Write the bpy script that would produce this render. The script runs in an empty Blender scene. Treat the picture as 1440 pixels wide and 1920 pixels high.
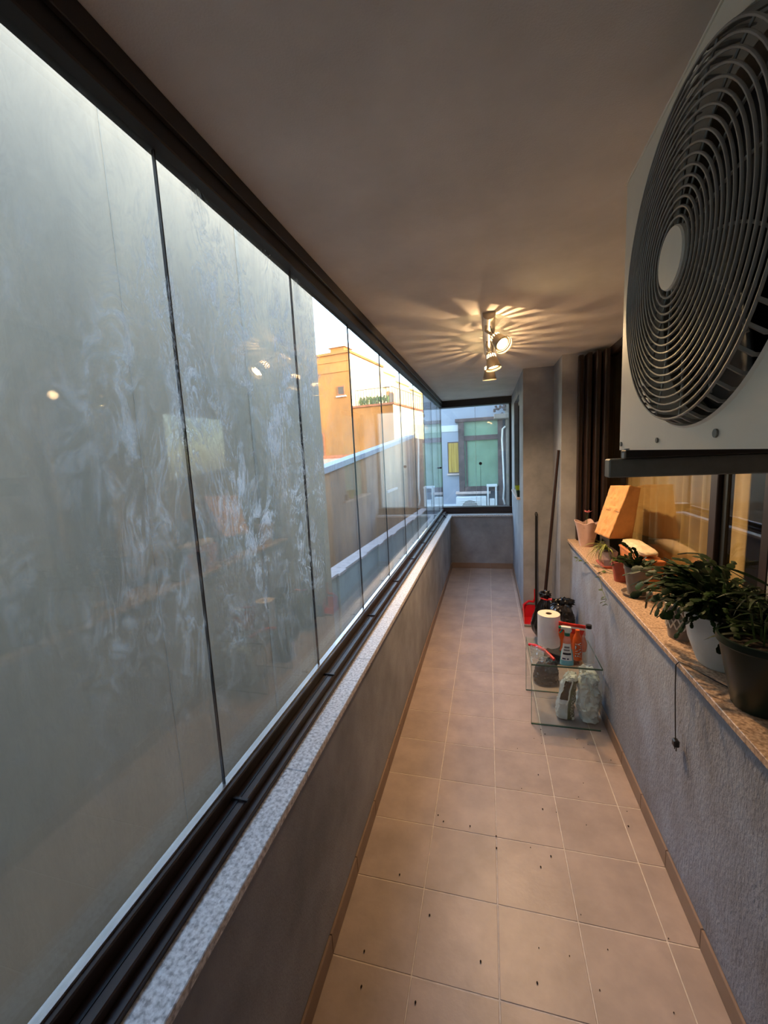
import bpy, bmesh, math, random
from mathutils import Vector, Matrix, noise
random.seed(7)
PI = math.pi
C = bpy.context.scene.collection
SC = bpy.context.scene

# ---------------------------------------------------------------- camera
def make_camera():
    yaw, pit, rol, f = 0.254803, 0.135722, -0.0485603, 762.98
    fwd = Vector((-math.sin(yaw)*math.cos(pit), math.cos(yaw)*math.cos(pit), -math.sin(pit)))
    right = Vector((math.cos(yaw), math.sin(yaw), 0))
    up = right.cross(fwd)
    r2 = right*math.cos(rol) + up*math.sin(rol)
    u2 = -right*math.sin(rol) + up*math.cos(rol)
    cd = bpy.data.cameras.new('camera'); co = bpy.data.objects.new('camera', cd); C.objects.link(co)
    m = Matrix((r2, u2, -fwd)).transposed().to_4x4(); m.translation = (0, 0, 1.82)
    co.matrix_world = m
    cd.sensor_fit = 'VERTICAL'; cd.sensor_height = 36; cd.lens = f/1920*36
    cd.clip_start = 0.02; cd.clip_end = 500
    SC.camera = co
make_camera()

# ---------------------------------------------------------------- world, sun, exposure
SUN_AZ = Vector((0.87, -0.50)); SUN_EL = math.radians(16)
def make_world():
    w = bpy.data.worlds.new('sky'); SC.world = w; w.use_nodes = True
    nt = w.node_tree; nt.nodes.clear()
    sky = nt.nodes.new('ShaderNodeTexSky'); sky.sky_type = 'NISHITA'; sky.sun_disc = False
    sky.sun_elevation = SUN_EL; sky.sun_rotation = math.atan2(SUN_AZ.x, SUN_AZ.y)
    sky.air_density = 1.0; sky.dust_density = 0.9; sky.ozone_density = 1.0
    bg = nt.nodes.new('ShaderNodeBackground'); bg.inputs['Strength'].default_value = 0.68
    out = nt.nodes.new('ShaderNodeOutputWorld')
    nt.links.new(sky.outputs[0], bg.inputs[0]); nt.links.new(bg.outputs[0], out.inputs[0])
    d = Vector((SUN_AZ.x*math.cos(SUN_EL), SUN_AZ.y*math.cos(SUN_EL), math.sin(SUN_EL)))
    ld = bpy.data.lights.new('sun', 'SUN'); ld.energy = 1.35; ld.color = (1.0, 0.74, 0.40); ld.angle = math.radians(0.6)
    lo = bpy.data.objects.new('sun', ld); C.objects.link(lo)
    lo.rotation_euler = d.to_track_quat('Z', 'Y').to_euler(); lo.location = d*60
make_world()
SC.view_settings.view_transform = 'Standard'; SC.view_settings.look = 'None'
SC.view_settings.exposure = 1.85; SC.view_settings.gamma = 1.0; SC.view_settings.use_curve_mapping = False

# ---------------------------------------------------------------- materials
MATS = {}
def nodes_of(name):
    m = bpy.data.materials.new(name); m.use_nodes = True; nt = m.node_tree; nt.nodes.clear()
    MATS[name] = m
    return m, nt, nt.nodes, nt.links
def lin(c):
    return tuple(((v/255)/12.92 if v/255 <= 0.04045 else ((v/255+0.055)/1.055)**2.4) for v in c)
def mat(name, rgb, rough=0.6, var=0.12, scale=8.0, bump=0.0, bscale=60.0, metal=0.0, spec=0.5, rgb2=None,
        detail=4.0, stretch=(1, 1, 1), rand=0.0, trans=0.0, coat=0.0):
    """principled surface whose colour drifts with noise; rgb are 0-255 sRGB albedo"""
    m, nt, N, L = nodes_of(name)
    out = N.new('ShaderNodeOutputMaterial'); p = N.new('ShaderNodeBsdfPrincipled')
    L.new(p.outputs[0], out.inputs[0])
    tc = N.new('ShaderNodeTexCoord'); mp = N.new('ShaderNodeMapping'); mp.inputs['Scale'].default_value = stretch
    geo = N.new('ShaderNodeNewGeometry')
    L.new(geo.outputs['Position'], mp.inputs[0])
    nz = N.new('ShaderNodeTexNoise'); nz.inputs['Scale'].default_value = scale; nz.inputs['Detail'].default_value = detail
    nz.inputs['Roughness'].default_value = 0.62
    L.new(mp.outputs[0], nz.inputs['Vector'])
    a = lin(rgb); b = lin(rgb2) if rgb2 else tuple(v*(1-2*var) for v in a)
    if not rgb2: a = tuple(min(1, v*(1+var)) for v in a)
    rp = N.new('ShaderNodeValToRGB'); rp.color_ramp.elements[0].position = 0.32; rp.color_ramp.elements[1].position = 0.68
    rp.color_ramp.elements[0].color = (*b, 1); rp.color_ramp.elements[1].color = (*a, 1)
    L.new(nz.outputs[0], rp.inputs[0])
    col = rp.outputs[0]
    if rand > 0:
        oi = N.new('ShaderNodeObjectInfo'); mr = N.new('ShaderNodeMapRange')
        mr.inputs['To Min'].default_value = 1-rand; mr.inputs['To Max'].default_value = 1+rand
        L.new(oi.outputs['Random'], mr.inputs['Value'])
        hs = N.new('ShaderNodeHueSaturation'); L.new(mr.outputs[0], hs.inputs['Value']); L.new(col, hs.inputs['Color'])
        col = hs.outputs[0]
    L.new(col, p.inputs['Base Color'])
    p.inputs['Roughness'].default_value = rough; p.inputs['Metallic'].default_value = metal
    p.inputs['Specular IOR Level'].default_value = spec
    if trans: p.inputs['Transmission Weight'].default_value = trans
    if coat: p.inputs['Coat Weight'].default_value = coat
    if bump > 0:
        n2 = N.new('ShaderNodeTexNoise'); n2.inputs['Scale'].default_value = bscale; n2.inputs['Detail'].default_value = 3
        L.new(mp.outputs[0], n2.inputs['Vector'])
        bp = N.new('ShaderNodeBump'); bp.inputs['Strength'].default_value = bump; bp.inputs['Distance'].default_value = 0.01
        L.new(n2.outputs[0], bp.inputs['Height']); L.new(bp.outputs[0], p.inputs['Normal'])
    return m
def granite(name, base, dark, light, rough=0.35):
    m, nt, N, L = nodes_of(name)
    out = N.new('ShaderNodeOutputMaterial'); p = N.new('ShaderNodeBsdfPrincipled'); L.new(p.outputs[0], out.inputs[0])
    geo = N.new('ShaderNodeNewGeometry')
    vo = N.new('ShaderNodeTexVoronoi'); vo.inputs['Scale'].default_value = 170
    n1 = N.new('ShaderNodeTexNoise'); n1.inputs['Scale'].default_value = 95; n1.inputs['Detail'].default_value = 5
    L.new(geo.outputs['Position'], vo.inputs['Vector']); L.new(geo.outputs['Position'], n1.inputs['Vector'])
    rp = N.new('ShaderNodeValToRGB'); e = rp.color_ramp.elements
    e[0].position = 0.36; e[0].color = (*lin(dark), 1); e[1].position = 0.62; e[1].color = (*lin(light), 1)
    k = e.new(0.48); k.color = (*lin(base), 1)
    L.new(n1.outputs[0], rp.inputs[0])
    mx = N.new('ShaderNodeMix'); mx.data_type = 'RGBA'; mx.inputs['Factor'].default_value = 0.35
    bw = N.new('ShaderNodeRGBToBW'); L.new(vo.outputs['Color'], bw.inputs[0])
    r2 = N.new('ShaderNodeValToRGB'); r2.color_ramp.elements[0].color = (*lin(dark), 1); r2.color_ramp.elements[1].color = (*lin(light), 1)
    L.new(bw.outputs[0], r2.inputs[0])
    L.new(rp.outputs[0], mx.inputs['A']); L.new(r2.outputs[0], mx.inputs['B']); L.new(mx.outputs['Result'], p.inputs['Base Color'])
    p.inputs['Roughness'].default_value = rough
    return m
def emit(name, rgb, s):
    m, nt, N, L = nodes_of(name)
    out = N.new('ShaderNodeOutputMaterial'); e = N.new('ShaderNodeEmission')
    e.inputs[0].default_value = (*rgb, 1); e.inputs[1].default_value = s; L.new(e.outputs[0], out.inputs[0])
    return m
def schlick(N, L, f0):
    geo = N.new('ShaderNodeNewGeometry')
    dp = N.new('ShaderNodeVectorMath'); dp.operation = 'DOT_PRODUCT'
    L.new(geo.outputs['Normal'], dp.inputs[0]); L.new(geo.outputs['Incoming'], dp.inputs[1])
    ab = N.new('ShaderNodeMath'); ab.operation = 'ABSOLUTE'; L.new(dp.outputs['Value'], ab.inputs[0])
    om = N.new('ShaderNodeMath'); om.operation = 'SUBTRACT'; om.inputs[0].default_value = 1; L.new(ab.outputs[0], om.inputs[1])
    pw = N.new('ShaderNodeMath'); pw.operation = 'POWER'; pw.inputs[1].default_value = 5; L.new(om.outputs[0], pw.inputs[0])
    ma = N.new('ShaderNodeMath'); ma.operation = 'MULTIPLY_ADD'; ma.inputs[1].default_value = 1-f0; ma.inputs[2].default_value = f0
    ma.use_clamp = True
    L.new(pw.outputs[0], ma.inputs[0])
    return ma.outputs[0]
def glass(name, tint=(0.97, 0.985, 0.98), f0=0.04, haze=0.0, hazecol=(0.8, 0.85, 0.88), smear=None):
    """thin clear glazing: straight-through transmission with Schlick reflection; optional dried smears on the pane"""
    m, nt, N, L = nodes_of(name)
    out = N.new('ShaderNodeOutputMaterial')
    tr = N.new('ShaderNodeBsdfTransparent'); tr.inputs[0].default_value = (*tint, 1)
    gl = N.new('ShaderNodeBsdfGlossy'); gl.inputs['Roughness'].default_value = 0.0; gl.inputs[0].default_value = (1, 1, 1, 1)
    mx = N.new('ShaderNodeMixShader'); L.new(schlick(N, L, f0), mx.inputs[0]); L.new(tr.outputs[0], mx.inputs[1]); L.new(gl.outputs[0], mx.inputs[2])
    res = mx.outputs[0]
    if haze or smear:
        df = N.new('ShaderNodeBsdfDiffuse'); df.inputs[0].default_value = (*hazecol, 1)
        tl = N.new('ShaderNodeBsdfTranslucent'); tl.inputs[0].default_value = (*hazecol, 1)
        ad = N.new('ShaderNodeMixShader'); ad.inputs[0].default_value = 0.85; L.new(df.outputs[0], ad.inputs[1]); L.new(tl.outputs[0], ad.inputs[2])
        m2 = N.new('ShaderNodeMixShader'); L.new(res, m2.inputs[1]); L.new(ad.outputs[0], m2.inputs[2])
        if smear:
            geo = N.new('ShaderNodeNewGeometry'); mp = N.new('ShaderNodeMapping'); mp.inputs['Scale'].default_value = (1, 1.6, 0.75)
            mp.inputs['Rotation'].default_value = (0.35, 0, 0)
            L.new(geo.outputs['Position'], mp.inputs[0])
            wn = N.new('ShaderNodeTexNoise'); wn.inputs['Scale'].default_value = 3.0; wn.inputs['Detail'].default_value = 2
            L.new(mp.outputs[0], wn.inputs['Vector'])
            mixv = N.new('ShaderNodeMix'); mixv.data_type = 'RGBA'; mixv.blend_type = 'ADD'; mixv.inputs['Factor'].default_value = 0.35
            L.new(mp.outputs[0], mixv.inputs['A']); L.new(wn.outputs['Color'], mixv.inputs['B'])
            n1 = N.new('ShaderNodeTexNoise'); n1.inputs['Scale'].default_value = 18; n1.inputs['Detail'].default_value = 7; n1.inputs['Roughness'].default_value = 0.66
            n1.inputs['Distortion'].default_value = 1.6
            L.new(mixv.outputs['Result'], n1.inputs['Vector'])
            r1 = N.new('ShaderNodeMapRange'); r1.inputs['From Min'].default_value = 0.48; r1.inputs['From Max'].default_value = 0.64; L.new(n1.outputs[0], r1.inputs['Value'])
            # where the wiping happened: a band of panes, strongest in the middle of their height
            sx = N.new('ShaderNodeSeparateXYZ'); L.new(geo.outputs['Position'], sx.inputs[0])
            def band(sock, pts):
                r = N.new('ShaderNodeValToRGB'); mr = N.new('ShaderNodeMapRange'); lo, hi = pts[0][0], pts[-1][0]
                mr.inputs['From Min'].default_value = lo; mr.inputs['From Max'].default_value = hi; L.new(sock, mr.inputs['Value'])
                els = r.color_ramp.elements
                for i, (x, v) in enumerate(pts):
                    x = (x-lo)/(hi-lo)
                    e = els[0] if i == 0 else (els[len(els)-1] if i == len(pts)-1 else els.new(x))
                    e.position = x; e.color = (v, v, v, 1)
                L.new(mr.outputs[0], r.inputs[0]); return r.outputs[0]
            by = band(sx.outputs['Y'], [(0.30, 0.05), (0.62, 0.22), (0.80, 0.50), (1.05, 0.75), (1.35, 1.0), (1.70, 1.0), (1.78, 0.12), (3.0, 0.06)])
            bz = band(sx.outputs['Z'], [(0.95, 0.04), (1.25, 0.25), (1.5, 0.75), (1.8, 1.0), (2.2, 0.9), (2.53, 0.25)])
            mm = N.new('ShaderNodeMath'); mm.operation = 'MULTIPLY'; L.new(by, mm.inputs[0]); L.new(bz, mm.inputs[1])
            n5 = N.new('ShaderNodeTexNoise'); n5.inputs['Scale'].default_value = 4.2; n5.inputs['Detail'].default_value = 3; L.new(mp.outputs[0], n5.inputs['Vector'])
            r5 = N.new('ShaderNodeMapRange'); r5.inputs['From Min'].default_value = 0.42; r5.inputs['From Max'].default_value = 0.62; r5.inputs['To Min'].default_value = 0.2; L.new(n5.outputs[0], r5.inputs['Value'])
            m6 = N.new('ShaderNodeMath'); m6.operation = 'MULTIPLY'; L.new(r5.outputs[0], m6.inputs[0]); L.new(r1.outputs[0], m6.inputs[1])
            m3 = N.new('ShaderNodeMath'); m3.operation = 'MULTIPLY'; L.new(mm.outputs[0], m3.inputs[0]); L.new(m6.outputs[0], m3.inputs[1])
            m4 = N.new('ShaderNodeMath'); m4.operation = 'MULTIPLY_ADD'; m4.use_clamp = True; m4.inputs[1].default_value = smear; m4.inputs[2].default_value = haze
            L.new(m3.outputs[0], m4.inputs[0]); L.new(m4.outputs[0], m2.inputs[0])
        else:
            m2.inputs[0].default_value = haze
        res = m2.outputs[0]
    L.new(res, out.inputs[0])
    return m

mat('ceiling_paint', (224, 218, 210), 0.9, 0.06, 3, 0.10, 220)
mat('wall_paint', (146, 147, 153), 0.9, 0.14, 3.2, 0.14, 140)
mat('plaster_rough', (142, 150, 168), 0.92, 0.16, 6, 0.5, 90, rgb2=(122, 122, 130), stretch=(1, 1, 0.6))
mat('tile', (176, 156, 145), 0.42, 0.06, 5, 0.05, 60, rgb2=(154, 136, 127), rand=0.05)
mat('grout', (212, 198, 184), 0.9, 0.10, 30)
mat('skirting_tile', (140, 116, 100), 0.5, 0.08, 5)
granite('granite_grey', (208, 205, 204), (140, 136, 136), (244, 243, 243))
granite('granite_pink', (176, 146, 122), (120, 94, 76), (214, 186, 160))
mat('frame_brown', (46, 32, 29), 0.38, 0.12, 14)
mat('frame_dark', (36, 31, 31), 0.45, 0.10, 14)
mat('seal_black', (12, 13, 15), 0.5, 0.1, 20)
mat('alu', (190, 192, 196), 0.3, 0.05, 20, metal=0.8)
glass('pane_smeared', haze=0.010, smear=1.5, hazecol=(0.97, 0.97, 0.95))
glass('pane_clear', tint=(0.95, 0.975, 0.97), haze=0.02)
glass('window_glass', tint=(0.92, 0.90, 0.84), haze=0.0, f0=0.07)
glass('table_glass', tint=(0.95, 0.985, 0.97), f0=0.045)
mat('glass_edge', (70, 98, 84), 0.2, 0.05, 20)
mat('ac_case', (236, 228, 210), 0.45, 0.03, 4)
mat('ac_grille', (150, 146, 138), 0.42, 0.06, 20)
mat('ac_dark', (40, 38, 37), 0.6, 0.1, 12)
mat('steel_grey', (120, 120, 112), 0.55, 0.07, 20)
mat('zinc', (170, 172, 174), 0.35, 0.1, 60, metal=0.7)
mat('lamp_nickel', (176, 164, 148), 0.38, 0.05, 30, metal=0.55)
emit('bulb', (1.0, 0.72, 0.34), 60.0)
mat('red_plastic', (196, 22, 36), 0.35, 0.06, 20)
mat('black_plastic', (22, 21, 22), 0.4, 0.1, 20)
mat('bristle', (40, 38, 36), 0.9, 0.3, 160)
mat('wood_dark', (44, 24, 20), 0.5, 0.2, 18, stretch=(6, 6, 0.6))
mat('bin_bag', (16, 15, 16), 0.22, 0.2, 9, 0.5, 26)
mat('bin_bag_brown', (36, 30, 26), 0.28, 0.2, 9, 0.5, 22)
mat('paper_white', (236, 234, 232), 0.85, 0.03, 20, 0.15, 160)
mat('paper_end', (232, 214, 188), 0.9, 0.05, 60, 0.2, 200)
mat('card', (150, 122, 92), 0.9, 0.1, 40)
mat('bag_white', (206, 214, 214), 0.4, 0.06, 12, 0.6, 30)
mat('bag_green', (62, 88, 58), 0.4, 0.1, 14, 0.3, 30)
mat('print_white', (226, 230, 222), 0.6, 0.02, 20)
mat('print_black', (30, 32, 40), 0.6, 0.05, 20)
mat('print_navy', (22, 28, 74), 0.5, 0.05, 20)
mat('teal_liquid', (120, 190, 200), 0.2, 0.05, 10)
mat('teal_dark', (20, 120, 96), 0.4, 0.05, 10)
mat('spray_white', (226, 226, 212), 0.4, 0.04, 14)
mat('orange_print', (222, 92, 26), 0.4, 0.08, 20)
mat('red_print', (222, 50, 34), 0.4, 0.1, 30)
glass('bottle_clear', tint=(0.93, 0.95, 0.94), f0=0.06, haze=0.05)
glass('wrap_clear', tint=(0.86, 0.88, 0.87), f0=0.10, haze=0.22)
glass('planter_glass', tint=(0.86, 0.82, 0.80), f0=0.06, haze=0.35, hazecol=(0.62, 0.52, 0.50))
mat('kraft', (208, 148, 88), 0.85, 0.06, 16, 0.25, 50)
mat('terracotta', (170, 88, 72), 0.8, 0.1, 18, 0.2, 80)
mat('terra_orange', (206, 126, 74), 0.8, 0.08, 18, 0.2, 80)
mat('pot_pink', (200, 168, 160), 0.5, 0.05, 12)
mat('pot_grey', (128, 116, 108), 0.6, 0.06, 16)
mat('pot_white', (218, 224, 226), 0.4, 0.04, 8)
mat('pot_green', (5, 34, 26), 0.35, 0.1, 10)
mat('pot_lattice', (214, 206, 196), 0.6, 0.04, 12)
mat('soil', (44, 32, 24), 0.95, 0.3, 90, 0.6, 90)
mat('leaf_dark', (30, 54, 14), 0.55, 0.3, 26, rand=0.3, spec=0.25)
mat('leaf_mid', (76, 98, 44), 0.45, 0.2, 26, rand=0.2)
mat('leaf_pale', (150, 158, 92), 0.5, 0.2, 30, rand=0.15)
mat('petal', (226, 150, 160), 0.6, 0.1, 30)
mat('cloth', (226, 204, 172), 0.9, 0.08, 22, 0.3, 120)
mat('curtain', (204, 182, 136), 0.9, 0.05, 10, 0.1, 200)
mat('room_wall', (150, 124, 88), 0.9, 0.06, 3)
mat('cup_green', (150, 166, 24), 0.35, 0.06, 12)
mat('neighbour_plaster', (182, 167, 143), 0.95, 0.05, 0.9, 0.15, 40, rgb2=(156, 145, 127), stretch=(1, 1, 0.35), detail=6)
mat('joint_grey', (168, 160, 144), 0.95, 0.1, 8)
mat('brown_wall', (180, 138, 98), 0.95, 0.2, 1.1, 0.2, 30, rgb2=(128, 98, 72), stretch=(1, 1, 0.3), detail=7)
mat('coping_grey', (150, 152, 158), 0.8, 0.08, 6)
mat('coping_pink', (198, 180, 172), 0.8, 0.1, 5)
mat('parapet_pale', (172, 178, 172), 0.9, 0.06, 2)
mat('ochre_wall', (160, 108, 52), 0.95, 0.12, 0.6, 0.1, 20, rgb2=(124, 84, 42), stretch=(1, 1, 0.4), detail=7)
mat('sunlit_wall', (222, 204, 158), 0.95, 0.06, 0.8)  # paler than the ochre front: sunshine on the side faces put into colour
mat('brick_trim', (150, 92, 60), 0.9, 0.2, 6)
mat('roof_tile', (184, 140, 116), 0.9, 0.1, 6)
mat('wing_paint', (150, 158, 172), 0.92, 0.06, 1.6, 0.1, 60)
mat('wing_band', (206, 212, 216), 0.9, 0.04, 4)
mat('stone_brown', (92, 76, 74), 0.8, 0.25, 5, 0.2, 40)
mat('green_glass', (126, 156, 132), 0.12, 0.12, 1.6, spec=0.7)
mat('yellow_pane', (196, 166, 74), 0.3, 0.1, 3, rgb2=(150, 120, 40), stretch=(8, 1, 0.4))
mat('ext_white', (214, 220, 224), 0.6, 0.04, 8)
mat('pipe_grey', (128, 122, 116), 0.6, 0.12, 6)
mat('iron', (70, 60, 50), 0.6, 0.1, 20)
mat('asphalt', (84, 82, 80), 0.95, 0.1, 2)
mat('facade', (190, 180, 166), 0.95, 0.06, 1)

# ---------------------------------------------------------------- mesh helpers
class B:
    def __init__(s): s.bm = bmesh.new()
    def box(s, x0, x1, y0, y1, z0, z1, bev=0.0):
        t = bmesh.new(); bmesh.ops.create_cube(t, size=1)
        for v in t.verts:
            v.co = Vector(((x0+x1)/2+v.co.x*(x1-x0), (y0+y1)/2+v.co.y*(y1-y0), (z0+z1)/2+v.co.z*(z1-z0)))
        if bev > 0: bmesh.ops.bevel(t, geom=t.edges[:], offset=bev, segments=1, affect='EDGES')
        s._add(t); return s
    def _add(s, t):
        me = bpy.data.meshes.new('tmp'); t.to_mesh(me); t.free(); s.bm.from_mesh(me); bpy.data.meshes.remove(me)
    def lathe(s, prof, n=24, c=(0, 0, 0), fn=None, a0=0, a1=2*PI):
        c = Vector(c); rings = []
        full = abs(a1-a0-2*PI) < 1e-6
        cnt = n if full else n+1
        for (r, z) in prof:
            ring = []
            for i in range(cnt):
                a = a0+(a1-a0)*i/n
                rr, zz = (fn(r, z, a) if fn else (r, z))
                ring.append(s.bm.verts.new(c+Vector((rr*math.cos(a), rr*math.sin(a), zz))))
            rings.append(ring)
        for k in range(len(rings)-1):
            for i in range(n):
                j = (i+1) % cnt
                try: s.bm.faces.new((rings[k][i], rings[k][j], rings[k+1][j], rings[k+1][i]))
                except ValueError: pass
        return s
    def disc(s, r, z, n=24, c=(0, 0, 0)):
        c = Vector(c)
        s.bm.faces.new([s.bm.verts.new(c+Vector((r*math.cos(2*PI*i/n), r*math.sin(2*PI*i/n), z))) for i in range(n)]); return s
    def tube(s, pts, rad, n=8, cap=True, closed=False):
        pts = [Vector(p) for p in pts]; m = len(pts)
        if not isinstance(rad, (list, tuple)): rad = [rad]*m
        rings = []; prev = None
        for i, p in enumerate(pts):
            if closed: d = (pts[(i+1) % m]-pts[i-1]).normalized()
            else: d = (pts[min(i+1, m-1)]-pts[max(i-1, 0)]).normalized()
            if prev is None:
                u = d.orthogonal().normalized()
            else:
                u = (prev-d*prev.dot(d)); u = u.normalized() if u.length > 1e-6 else d.orthogonal().normalized()
            prev = u; w = d.cross(u)
            rings.append([s.bm.verts.new(p+(u*math.cos(2*PI*k/n)+w*math.sin(2*PI*k/n))*rad[i]) for k in range(n)])
        for i in range(m if closed else m-1):
            A, Bq = rings[i], rings[(i+1) % m]
            for k in range(n): s.bm.faces.new((A[k], A[(k+1) % n], Bq[(k+1) % n], Bq[k]))
        if cap and not closed:
            s.bm.faces.new(rings[0][::-1]); s.bm.faces.new(rings[-1])
        return s
    def prism(s, pts, axis, a, b):
        """extrude a 2-D polygon along an axis; for 'x' pts are (y,z), 'y' -> (x,z), 'z' -> (x,y)"""
        def P(p, t):
            return {'x': (t, p[0], p[1]), 'y': (p[0], t, p[1]), 'z': (p[0], p[1], t)}[axis]
        A = [s.bm.verts.new(P(p, a)) for p in pts]; D = [s.bm.verts.new(P(p, b)) for p in pts]
        n = len(pts)
        s.bm.faces.new(A); s.bm.faces.new(D[::-1])
        for i in range(n): s.bm.faces.new((A[i], D[i], D[(i+1) % n], A[(i+1) % n]))
        return s
    def poly(s, *pts):
        s.bm.faces.new([s.bm.verts.new(p) for p in pts]); return s
    def grid(s, fn, nu, nv):
        V = [[s.bm.verts.new(fn(i/nu, j/nv)) for j in range(nv+1)] for i in range(nu+1)]
        for i in range(nu):
            for j in range(nv): s.bm.faces.new((V[i][j], V[i+1][j], V[i+1][j+1], V[i][j+1]))
        return s
    def ball(s, c, rx, ry, rz, nu=28, nv=18, fn=None):
        c = Vector(c)
        rings = []
        for j in range(1, nv):
            th = PI*j/nv; ring = []
            for i in range(nu):
                a = 2*PI*i/nu
                d = Vector((math.sin(th)*math.cos(a), math.sin(th)*math.sin(a), math.cos(th)))
                p = Vector((d.x*rx, d.y*ry, d.z*rz))
                if fn: p = fn(d, p)
                ring.append(s.bm.verts.new(c+p))
            rings.append(ring)
        def pole(dz):
            d = Vector((0, 0, dz)); p = Vector((0, 0, dz*rz)); p = fn(d, p) if fn else p
            return s.bm.verts.new(c+p)
        t, b = pole(1), pole(-1)
        for i in range(nu):
            j = (i+1) % nu
            s.bm.faces.new((t, rings[0][i], rings[0][j])); s.bm.faces.new((b, rings[-1][j], rings[-1][i]))
            for k in range(len(rings)-1): s.bm.faces.new((rings[k][i], rings[k+1][i], rings[k+1][j], rings[k][j]))
        return s
    def xf(s, m):
        bmesh.ops.transform(s.bm, matrix=m, verts=s.bm.verts); return s
    def mesh(s, name, m, smooth=None):
        bmesh.ops.recalc_face_normals(s.bm, faces=s.bm.faces[:])
        me = bpy.data.meshes.new(name); s.bm.to_mesh(me); s.bm.free()
        if m: me.materials.append(MATS[m])
        if smooth is not None:
            me.polygons.foreach_set('use_smooth', [True]*len(me.polygons))
            me.set_sharp_from_angle(angle=math.radians(smooth))
        return me
    def obj(s, name, m, parent=None, smooth=None, solid=0.0, world=True):
        if parent is not None and world:
            bmesh.ops.translate(s.bm, verts=s.bm.verts, vec=-wloc(parent))
        return link(name, s.mesh(name, m, smooth), parent, solid)
def wloc(o):
    v = Vector(o.location)
    while o.parent is not None:
        o = o.parent; v = v+Vector(o.location)
    return v
def link(name, me, parent=None, solid=0.0):
    o = bpy.data.objects.new(name, me); C.objects.link(o); o.parent = parent
    if solid:
        md = o.modifiers.new('thickness', 'SOLIDIFY'); md.thickness = solid; md.offset = 0
    return o
def thing(name, label, cat, loc=(0, 0, 0), group=None):
    o = bpy.data.objects.new(name, None); C.objects.link(o); o.location = loc; o.empty_display_size = 0.05
    tag(o, label, cat, group); return o
def tag(o, label, cat, group=None):
    o['label'] = label; o['category'] = cat
    if group: o['group'] = group
    return o
def struct(o, label=None, cat=None):
    o['kind'] = 'structure'
    if label: o['label'] = label
    if cat: o['category'] = cat
    return o
def root(name, loc, label, cat):
    o = bpy.data.objects.new(name, None); C.objects.link(o); o.location = loc; o.empty_display_size = 0.05
    return struct(o, label, cat)
def text_mesh(body, size, mat_name, extrude=0.0004, shear=0.0, bold=0.0):
    cu = bpy.data.curves.new('lettering', 'FONT'); cu.body = body; cu.size = size; cu.extrude = extrude; cu.shear = shear; cu.offset = bold
    cu.align_x = 'CENTER'; cu.align_y = 'CENTER'; cu.resolution_u = 3
    o = bpy.data.objects.new('lettering', cu); C.objects.link(o)
    dg = bpy.context.evaluated_depsgraph_get(); dg.update()
    me = bpy.data.meshes.new_from_object(o.evaluated_get(dg))
    bpy.data.objects.remove(o); bpy.data.curves.remove(cu)
    me.materials.clear(); me.materials.append(MATS[mat_name])
    return me
def lerp(a, b, t): return a+(b-a)*t

# ================================================================ THE BALCONY SHELL
ZC = 2.626                       # ceiling
XL, XR, YF = -0.590, 0.728, 6.41 # inner faces: left parapet, right low wall, far parapet
XP, YP = 0.350, 4.48             # side of the pier beyond the recess, its face
YS = 4.00                        # far end of the right recess (short return)
YB = -1.0                        # wall behind the camera

# floor with separate tiles
fl = struct(B().box(-0.752, 1.0, YB-0.1, 6.75, -0.15, -0.0018).obj('floor', 'grout'), 'balcony floor of square terracotta beige tiles', 'floor')
cache = {}
xs = [-0.590, -0.2865, 0.0135, 0.3145, 0.6165, 0.728]
ys = [1.467+0.3*k for k in range(-8, 18)]
ys = [YB]+[y for y in ys if YB+0.05 < y < YF-0.03]+[YF]
J = 0.0022
def tile(x0, x1, y0, y1):
    k = (round(x1-x0, 4), round(y1-y0, 4))
    if k not in cache:
        hx, hy = (x1-x0)/2-J, (y1-y0)/2-J
        cache[k] = B().box(-hx, hx, -hy, hy, -0.008, 0.0, 0.0012).mesh('tile', 'tile')
    o = link('tile', cache[k], fl); o.location = ((x0+x1)/2, (y0+y1)/2, random.uniform(-0.0005, 0.0003))
for i in range(len(xs)-1):
    for j in range(len(ys)-1):
        x0, x1, y0, y1 = xs[i], xs[i+1], ys[j], ys[j+1]
        if y0 >= YP-0.01 and x0 >= XP: continue
        if y1 > YP+0.02 and x1 > XP: x1 = XP if x0 < XP-0.02 else x1
        if x1-x0 < 0.03: continue
        if x0 >= XP and y1 > YP: y1 = YP
        if x0 >= 0.6 and y0 > YS: continue
        tile(x0, x1, y0, y1)

# left parapet, coping, far parapet
wl = struct(B().box(-0.752, XL, YB-0.1, 6.66, -0.15, 0.825).obj('wall_left', 'wall_paint'), 'grey painted balcony parapet below the frameless glazing', 'wall')
wf = struct(B().box(XL, XP, YF, 6.80, -0.15, 0.825).obj('wall_far', 'wall_paint'), 'grey painted end parapet closing the corridor', 'wall')
st = root('trim_1', (-0.70, 1.0, 0.825), 'speckled grey granite coping along the left parapet', 'coping')
y = 1.05-0.72*3
while y < 6.60:
    y1 = min(y+0.72, 6.70)
    if y1 > 6.3: y1 = 6.70
    B().box(-0.755, -0.564, max(y, YB), y1-0.002, 0.826, 0.852, 0.002).obj('coping_slab', 'granite_grey', st); y = y1
sf = root('trim_2', (-0.1, 6.55, 0.825), 'granite coping on the far end parapet', 'coping')
B().box(-0.562, XP-0.001, 6.388, 6.86, 0.826, 0.852, 0.002).obj('coping_slab', 'granite_grey', sf)

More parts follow.
